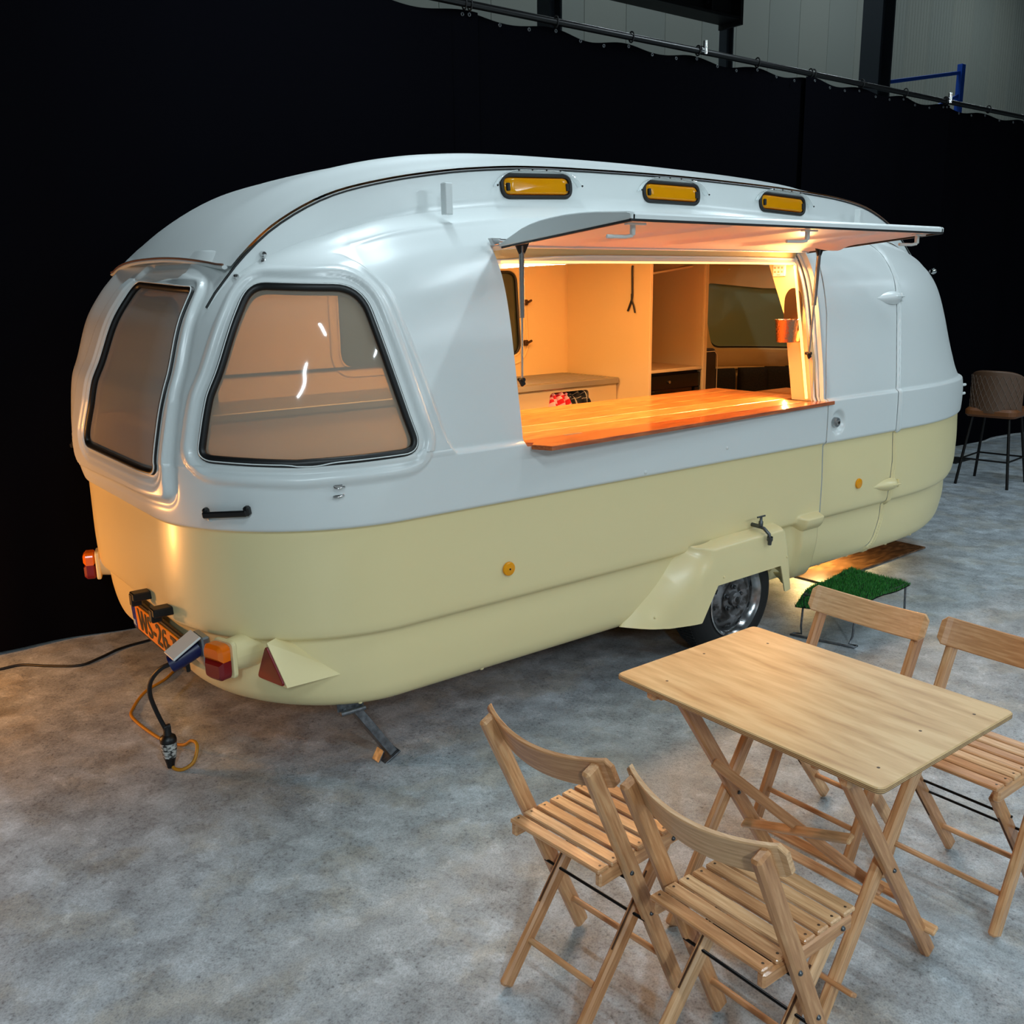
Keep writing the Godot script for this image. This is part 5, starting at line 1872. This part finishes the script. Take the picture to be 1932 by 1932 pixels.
# ---------------------------------------------------------------- materials
func concrete_image() -> ImageTexture:
	var S := 2048
	var get := func(sd_: int, fr: float, oc: int, warp := 0.0, gain := 0.58) -> PackedByteArray:
		var fn := FastNoiseLite.new()
		fn.seed = sd_
		fn.noise_type = FastNoiseLite.TYPE_SIMPLEX_SMOOTH
		fn.frequency = fr
		fn.fractal_octaves = oc
		fn.fractal_gain = gain
		if warp > 0:
			fn.domain_warp_enabled = true
			fn.domain_warp_amplitude = warp
			fn.domain_warp_frequency = fr * 1.4
			fn.domain_warp_fractal_octaves = 3
		return fn.get_seamless_image(S, S, false, false, 0.06).get_data()
	var broad: PackedByteArray = get.call(3, 0.003, 4)
	var mid: PackedByteArray = get.call(7, 0.012, 6, 45.0, 0.66)
	var fine: PackedByteArray = get.call(9, 0.11, 3, 0.0, 0.7)
	var brown: PackedByteArray = get.call(21, 0.005, 6, 60.0, 0.62)
	var swirl: PackedByteArray = get.call(31, 0.006, 4, 120.0, 0.5)
	var out := PackedByteArray()
	out.resize(S * S * 3)
	for i in S * S:
		var b := broad[i] / 255.0 - 0.5
		var m := mid[i] / 255.0
		var f := fine[i] / 255.0
		var w := clampf((brown[i] / 255.0 - 0.48) * 4.0, 0.0, 1.0) * (0.3 + 0.7 * f)
		var ridge := clampf(1.0 - absf(swirl[i] / 255.0 - 0.5) * 22.0, 0.0, 1.0) * clampf((m - 0.45) * 6.0, 0.0, 1.0)
		var v := 0.67 + b * 0.10 + (m - 0.5) * 0.26 + (f - 0.5) * 0.13 + ridge * 0.07 - 0.05 * w
		if f < 0.33 and m < 0.5:
			v -= (0.33 - f) * 0.8
		out[i * 3] = int(clampf(v * (0.955 + 0.03 * w), 0, 1) * 255.0)
		out[i * 3 + 1] = int(clampf(v * (1.0 - 0.02 * w), 0, 1) * 255.0)
		out[i * 3 + 2] = int(clampf(v * (1.03 - 0.09 * w), 0, 1) * 255.0)
	return ImageTexture.create_from_image(Image.create_from_data(S, S, false, Image.FORMAT_RGB8, out))

func check_image(ground: Color, line: Color, n: int, width: int, solid: bool) -> ImageTexture:
	var im := Image.create(128, 128, false, Image.FORMAT_RGB8)
	im.fill(ground)
	var st := 128 / n
	for i in n:
		if solid:
			for j in n:
				if (i + j) % 2 == 0:
					im.fill_rect(Rect2i(i * st, j * st, st, st), line)
		else:
			im.fill_rect(Rect2i(i * st, 0, width, 128), line)
			im.fill_rect(Rect2i(0, i * st, 128, width), line)
	return ImageTexture.create_from_image(im)

func materials() -> void:
	mat("white", Color(0.86, 0.88, 0.875), 0.36, {"coat": 0.30, "coat_rough": 0.20})
	mat("cream", Color(0.91, 0.845, 0.635), 0.38, {"coat": 0.25, "coat_rough": 0.2})
	mat("flap_inner", Color(0.84, 0.80, 0.76), 0.40)
	mat("rubber", Color(0.025, 0.027, 0.03), 0.45)
	mat("black", Color(0.015, 0.015, 0.016), 0.6)
	mat("black_plastic", Color(0.03, 0.032, 0.036), 0.42)
	mat("black_gloss", Color(0.02, 0.02, 0.022), 0.18)
	mat("plastic", Color(0.84, 0.84, 0.82), 0.4)
	mat("switch", Color(0.62, 0.55, 0.45), 0.5)
	mat("sealant", Color(0.42, 0.30, 0.24), 0.6)
	mat("chassis", Color(0.06, 0.058, 0.055), 0.7)
	mat("steel", Color(0.70, 0.70, 0.70), 0.28, {"metal": 1.0})
	mat("chrome", Color(0.82, 0.82, 0.82), 0.12, {"metal": 1.0})
	mat("zinc", Color(0.36, 0.37, 0.38), 0.38, {"metal": 0.9})
	mat("strut", Color(0.56, 0.55, 0.54), 0.3, {"metal": 0.8})
	mat("alu", Color(0.62, 0.64, 0.66), 0.4, {"metal": 0.9})
	mat("bronze", Color(0.36, 0.27, 0.19), 0.35, {"metal": 0.9})
	var g := mat("galv", Color(0.56, 0.58, 0.60), 0.42, {"metal": 0.75})
	g.albedo_texture = noise_tex(77, 0.03, 4, [[0.0, Color(0.55, 0.55, 0.56)], [1.0, Color(1, 1, 1)]], 256)
	g.uv1_triplanar = true
	g.uv1_scale = V(4, 4, 4)
	mat("galv_dark", Color(0.28, 0.30, 0.31), 0.4, {"metal": 0.85})
	mat("dark_metal", Color(0.10, 0.09, 0.085), 0.4, {"metal": 0.6})
	mat("rod", Color(0.06, 0.065, 0.07), 0.35, {"metal": 0.5})
	mat("screw", Color(0.33, 0.27, 0.22), 0.4, {"metal": 0.6})
	mat("slot", Color(0.30, 0.19, 0.11), 0.8)
	var cw := mat("chrome_worn", Color(0.74, 0.75, 0.76), 0.2, {"metal": 1.0})
	cw.albedo_texture = noise_tex(81, 0.02, 4, [[0.0, Color(0.5, 0.48, 0.46)], [0.45, Color(0.9, 0.9, 0.9)], [1.0, Color(1, 1, 1)]], 256)
	cw.uv1_triplanar = true
	cw.uv1_scale = V(3, 3, 3)
	var rd := mat("rim_dirty", Color(1, 1, 1), 0.45, {"metal": 0.55})
	rd.albedo_texture = noise_tex(83, 0.016, 5, [[0.0, Color(0.10, 0.085, 0.075)], [0.40, Color(0.22, 0.20, 0.19)], [0.55, Color(0.46, 0.46, 0.47)], [1.0, Color(0.56, 0.56, 0.57)]], 256)
	rd.uv1_triplanar = true
	rd.uv1_scale = V(3, 3, 3)
	mat("tyre", Color(0.032, 0.033, 0.036), 0.75)
	mat("amber", Color(0.97, 0.64, 0.04), 0.25, {"back": Color(0.5, 0.3, 0.0)})
	mat("amber_glass", Color(0.99, 0.70, 0.05), 0.10, {"back": Color(0.9, 0.5, 0.0)})
	mat("amber_lens", Color(0.90, 0.42, 0.05), 0.16)
	mat("red_lens", Color(0.46, 0.025, 0.05), 0.35)
	mat("clear", Color(0.92, 0.95, 0.95), 0.1, {"alpha": 0.35})
	mat("pane", Color(0.63, 0.59, 0.53), 0.05, {"alpha": 0.76})
	mat("pane_dark", Color(0.60, 0.58, 0.56), 0.12, {"alpha": 0.90})
	mat("pane_far", Color(0.52, 0.60, 0.50), 0.08, {"alpha": 0.92})
	mat("pane_wall", Color(0.26, 0.27, 0.20), 0.10, {"alpha": 0.96})
	mat("dark_glass", Color(0.02, 0.018, 0.015), 0.06, {"alpha": 0.8})
	var ln := mat("liner", Color(0.86, 0.74, 0.52), 0.6)
	ln.normal_enabled = true
	var nt := noise_tex(55, 0.03, 3, [], 256)
	nt.as_normal_map = true
	nt.bump_strength = 2.0
	ln.normal_texture = nt
	ln.normal_scale = 0.25
	ln.uv1_triplanar = true
	ln.uv1_scale = V(2, 2, 2)
	mat("liner_board", Color(0.86, 0.75, 0.55), 0.5)
	mat("cabinet", Color(0.80, 0.70, 0.50), 0.5)
	mat("brown_floor", Color(0.20, 0.13, 0.08), 0.5)
	var vy := mat("vinyl", Color(0.84, 0.72, 0.52), 0.38)
	vy.normal_enabled = true
	var vn := noise_tex(57, 0.014, 3, [], 256, FastNoiseLite.TYPE_CELLULAR)
	vn.as_normal_map = true
	vn.bump_strength = 6.0
	vy.normal_texture = vn
	vy.normal_scale = 0.9
	vy.uv1_triplanar = true
	vy.uv1_scale = V(3, 3, 3)
	mat("inox", Color(0.62, 0.59, 0.52), 0.36, {"metal": 0.65})
	var cu := mat("copper", Color(0.74, 0.55, 0.42), 0.24, {"metal": 1.0})
	cu.normal_enabled = true
	var cn := noise_tex(59, 0.05, 1, [], 256, FastNoiseLite.TYPE_CELLULAR)
	cn.as_normal_map = true
	cn.bump_strength = 5.0
	cu.normal_texture = cn
	cu.normal_scale = 0.7
	cu.uv1_scale = V(1.0, 6.0, 1.0)
	var cs := mat("cushion", Color.WHITE, 0.85)
	cs.albedo_texture = noise_tex(61, 0.045, 1, [[0.0, Color(0.05, 0.045, 0.04)], [0.42, Color(0.06, 0.05, 0.045)], [0.46, Color(0.20, 0.17, 0.13)], [0.55, Color(0.07, 0.06, 0.055)], [1.0, Color(0.10, 0.085, 0.07)]], 256, FastNoiseLite.TYPE_CELLULAR)
	cs.uv1_triplanar = true
	cs.uv1_scale = V(5, 5, 5)
	mat("brown_vinyl", Color(0.15, 0.10, 0.065), 0.4)
	var tr := mat("towel_red", Color.WHITE, 0.95)
	tr.albedo_texture = check_image(Color(0.72, 0.06, 0.10), Color(0.86, 0.62, 0.62), 6, 2, true)
	var td := mat("towel_dark", Color.WHITE, 0.95)
	td.albedo_texture = check_image(Color(0.055, 0.055, 0.06), Color(0.62, 0.58, 0.5), 4, 3, false)
	mat("plate", Color(0.96, 0.56, 0.02), 0.35)
	mat("plate_blue", Color(0.05, 0.10, 0.50), 0.35)
	mat("blue", Color(0.03, 0.06, 0.28), 0.4)
	mat("black_cable", Color(0.03, 0.028, 0.026), 0.55)
	mat("cord", Color(0.05, 0.04, 0.03), 0.6)
	mat("yellow_cable", Color(0.72, 0.48, 0.08), 0.5)
	mat("lead", Color(0.045, 0.06, 0.07), 0.5)
	var wr := mat("wrap", Color.WHITE, 0.6)
	wr.albedo_texture = noise_tex(63, 0.05, 3, [[0.0, Color(0.03, 0.03, 0.03)], [0.46, Color(0.05, 0.05, 0.05)], [0.54, Color(0.72, 0.72, 0.70)], [1.0, Color(0.8, 0.8, 0.78)]], 128)
	wr.uv1_triplanar = true
	wr.uv1_scale = V(7, 12, 7)
	mat("turf_back", Color(0.015, 0.05, 0.015), 0.9)
	var tf := mat("turf", Color.WHITE, 0.6, {"both": true, "back": Color(0.2, 0.4, 0.1)})
	var gt := GradientTexture2D.new()
	var gg := Gradient.new()
	gg.offsets = PackedFloat32Array([0.0, 0.5, 1.0])
	gg.colors = PackedColorArray([Color(0.07, 0.33, 0.10), Color(0.14, 0.48, 0.17), Color(0.27, 0.60, 0.22)])
	gt.gradient = gg
	gt.width = 64
	gt.height = 4
	tf.albedo_texture = gt
	mat("stool_leather", Color(0.34, 0.24, 0.17), 0.5)
	mat("stool_stitch", Color(0.44, 0.37, 0.32), 0.6)
	mat("stool_tan", Color(0.42, 0.24, 0.10), 0.5)
	mat("curtain", Color(0.03, 0.03, 0.045), 1.0, {"spec": 0.05})
	mat("rail", Color(0.03, 0.03, 0.032), 0.35)
	mat("hall_wall", Color(0.62, 0.63, 0.62), 0.7)
	mat("panel_0", Color(0.60, 0.61, 0.57), 0.6)
	mat("panel_1", Color(0.585, 0.60, 0.565), 0.6)
	mat("ceiling", Color(0.45, 0.45, 0.45), 0.8)
	mat("steel_grey", Color(0.17, 0.20, 0.23), 0.5)
	mat("steel_dark", Color(0.045, 0.05, 0.06), 0.5)
	mat("blue_steel", Color(0.05, 0.33, 0.78), 0.45)
	# wood
	wood("beech_0", 101, Color(0.62, 0.43, 0.27), Color(0.78, 0.58, 0.40), Color(0.83, 0.65, 0.47), 0.40, V(1.0, 14, 14), 0.2)
	wood("beech_1", 103, Color(0.58, 0.38, 0.23), Color(0.73, 0.52, 0.34), Color(0.79, 0.59, 0.41), 0.40, V(1.0, 12, 12), 0.2)
	wood("beech_2", 107, Color(0.68, 0.50, 0.33), Color(0.83, 0.65, 0.47), Color(0.87, 0.71, 0.54), 0.40, V(1.1, 16, 16), 0.2)
	wood("plywood", 109, Color(0.66, 0.50, 0.32), Color(0.79, 0.645, 0.455), Color(0.83, 0.70, 0.51), 0.42, V(0.5, 3.2, 3.2))
	mat("ply_dark", Color(0.42, 0.31, 0.20), 0.6)
	for k in 3:
		wood("pine_%d" % k, 121 + k * 2, Color(0.46, 0.20, 0.06), Color(0.86 - 0.06 * k, 0.55 - 0.05 * k, 0.28 - 0.04 * k), Color(0.92 - 0.04 * k, 0.63 - 0.04 * k, 0.36 - 0.04 * k), 0.30, V(0.9, 11 + k * 2, 11 + k * 2), 0.35)
	wood("pine_front", 131, Color(0.46, 0.20, 0.09), Color(0.68, 0.34, 0.16), Color(0.76, 0.42, 0.21), 0.24, V(0.7, 10, 10), 0.5)
	mat("pine_dark", Color(0.20, 0.09, 0.04), 0.5)
	wood("board", 133, Color(0.20, 0.13, 0.08), Color(0.36, 0.25, 0.16), Color(0.48, 0.34, 0.22), 0.26, V(1.5, 6, 6), 0.3)
	var co := mat("concrete", Color.WHITE, 0.55)
	co.albedo_texture = concrete_image()
	co.detail_enabled = true
	co.detail_blend_mode = BaseMaterial3D.BLEND_MODE_MUL
	co.detail_uv_layer = BaseMaterial3D.DETAIL_UV_2
	co.detail_albedo = noise_tex(141, 0.16, 3, [[0.0, Color(0.74, 0.74, 0.75)], [0.3, Color(0.90, 0.90, 0.90)], [0.5, Color(0.97, 0.97, 0.97)], [1.0, Color(1, 1, 1)]], 1024)
	co.roughness_texture = noise_tex(143, 0.008, 4, [[0.0, Color(0.7, 0.7, 0.7)], [1.0, Color(1, 1, 1)]], 512)
	mat("led", Color(1, 0.8, 0.55), 0.5, {"emit": Color(1.0, 0.74, 0.45), "energy": LED_GLOW})
	mat("lamp_glow", Color(1, 0.85, 0.6), 0.5, {"emit": Color(1.0, 0.72, 0.34), "energy": 6.0})
	mat("warm_glow", Color(1, 0.8, 0.5), 0.5, {"emit": Color(1.0, 0.60, 0.25), "energy": 9.0})
	mat("tube_glow", Color(1, 1, 1), 0.5, {"emit": Color(0.88, 0.94, 1.0), "energy": 12.0})

# ---------------------------------------------------------------- light levels
const TUBE_E := 12.0
const WARM_E := 1.7
const LED_GLOW := 2.0
const LED_E := 2.7
const LAMPS := [[4.0, 4.6, -0.9, 0.35, 0.0, 1.5], [8.6, 4.6, 0.2, 0.55, 0.0, 1.5], [13.0, 4.6, 1.2, 0.5, 0.0, 1.5], [2.3, 4.6, -3.4, 0.5, 0.0, 1.5], [7.0, 4.6, -3.4, 0.4, 0.0, 1.5], [-3.0, 4.6, 5.2, 4.6, -0.72, 2.8], [0.2, 4.6, 1.6, 0.7, 0.0, 1.5], [5.0, 4.6, 6.2, 1.5, 0.0, 1.5], [7.0, 4.6, 5.0, 1.0, 0.0, 1.5], [9.4, 4.6, 6.2, 1.0, 0.0, 1.5], [6.5, 9.2, -9.0, 0.55, 0.0, 1.5], [11.0, 9.2, -9.0, 0.55, 0.0, 1.5], [16.5, 9.2, -9.0, 0.65, 0.0, 1.5], [22.0, 9.2, -9.0, 0.65, 0.0, 1.5]]  # some tubes follow reflections; the rest are fill added to brighten floor and side

func area(called: String, parent: Node, at: Vector3, towards: Vector3, long_: Vector3, size: Vector2, c: Color, e: float) -> void:   # size.x runs along long_
	var l := AreaLight3D.new()
	l.name = called
	l.area_size = size
	l.area_range = 30.0
	l.area_normalize_energy = true
	l.light_color = c
	l.light_energy = e
	l.shadow_enabled = true
	parent.add_child(l, true)
	var z := -towards.normalized()
	var x := (long_ - z * long_.dot(z)).normalized()
	l.transform = Transform3D(Basis(x, z.cross(x), z), at)

func _ready() -> void:
	# camera
	var yaw := deg_to_rad(37.56323)
	var pitch := deg_to_rad(13.36459)
	var roll := deg_to_rad(-0.82634)
	var f := V(sin(yaw) * cos(pitch), -sin(pitch), -cos(yaw) * cos(pitch))
	var r := V(cos(yaw), 0, sin(yaw))
	var u := r.cross(f)
	var r2 := r * cos(roll) + u * sin(roll)
	var u2 := u * cos(roll) - r * sin(roll)
	var cam := Camera3D.new()
	cam.name = "camera"
	cam.fov = 56.7547
	cam.near = 0.05
	cam.far = 100.0
	add_child(cam)
	cam.transform = Transform3D(Basis(r2, u2, -f), V(0, 1.75, 0))
	cam.current = true
	# surroundings
	var env := Environment.new()
	env.background_mode = Environment.BG_COLOR
	env.background_color = Color(0.02, 0.02, 0.025)
	env.tonemap_mode = Environment.TONE_MAPPER_LINEAR
	env.tonemap_exposure = 1.0
	env.sdfgi_enabled = true
	env.ssao_enabled = true
	env.ssil_enabled = true
	var we := WorldEnvironment.new()
	we.name = "environment"
	we.environment = env
	add_child(we)
	# warm lights of the caravan, the last one an added fill
	var warm := Color(1.0, 0.73, 0.45)
	area("strip_light", self, V(3.19, 1.835, -2.995), V(0, -1, -0.25), V(1, 0, 0), Vector2(1.8, 0.012), warm, LED_E)
	area("strip_light", self, V(4.095, 1.52, -2.96), V(-1, 0, -0.4), V(0, 1, 0.25), Vector2(0.66, 0.012), warm, LED_E * 0.45)
	area("ceiling_light", self, V(2.7, 2.04, -3.9), V(0, -1, 0), V(1, 0, 0), Vector2(1.6, 0.25), Color(1.0, 0.77, 0.48), LED_E * 1.1)
	area("underbody_light", self, V(5.02, 0.236, -3.40), V(0, -1, 0), V(1, 0, 0), Vector2(0.28, 0.04), Color(1.0, 0.84, 0.54), 1.8)
	area("front_cabin_fill", self, V(5.2, 1.93, -3.83), V(0, -1, 0), V(1, 0, 0), Vector2(0.3, 0.3), Color(1.0, 0.74, 0.42), 0.5)  # added fill that brightens the front of the cabin; no fitting hangs here
	luts()
	materials()
	hall()
	build_caravan()
	table()
	chair("slatted beech folding chair at the table corner nearest the caravan's rear", V(1.424, 0, -1.555), 0.074, 0)
	chair("front slatted beech folding chair, nearest the camera, cut by the lower edge", V(1.463, 0, -1.112), 0.0, 1)
	chair("beech folding chair behind the table whose backrest stands before the grass step", V(2.509, 0, -1.59), PI, 1)
	chair("reddish beech folding chair behind the table cut by the right edge", V(2.542, 0, -1.156), PI, 0)
	step_stool()
	bar_stool()
	small_things()
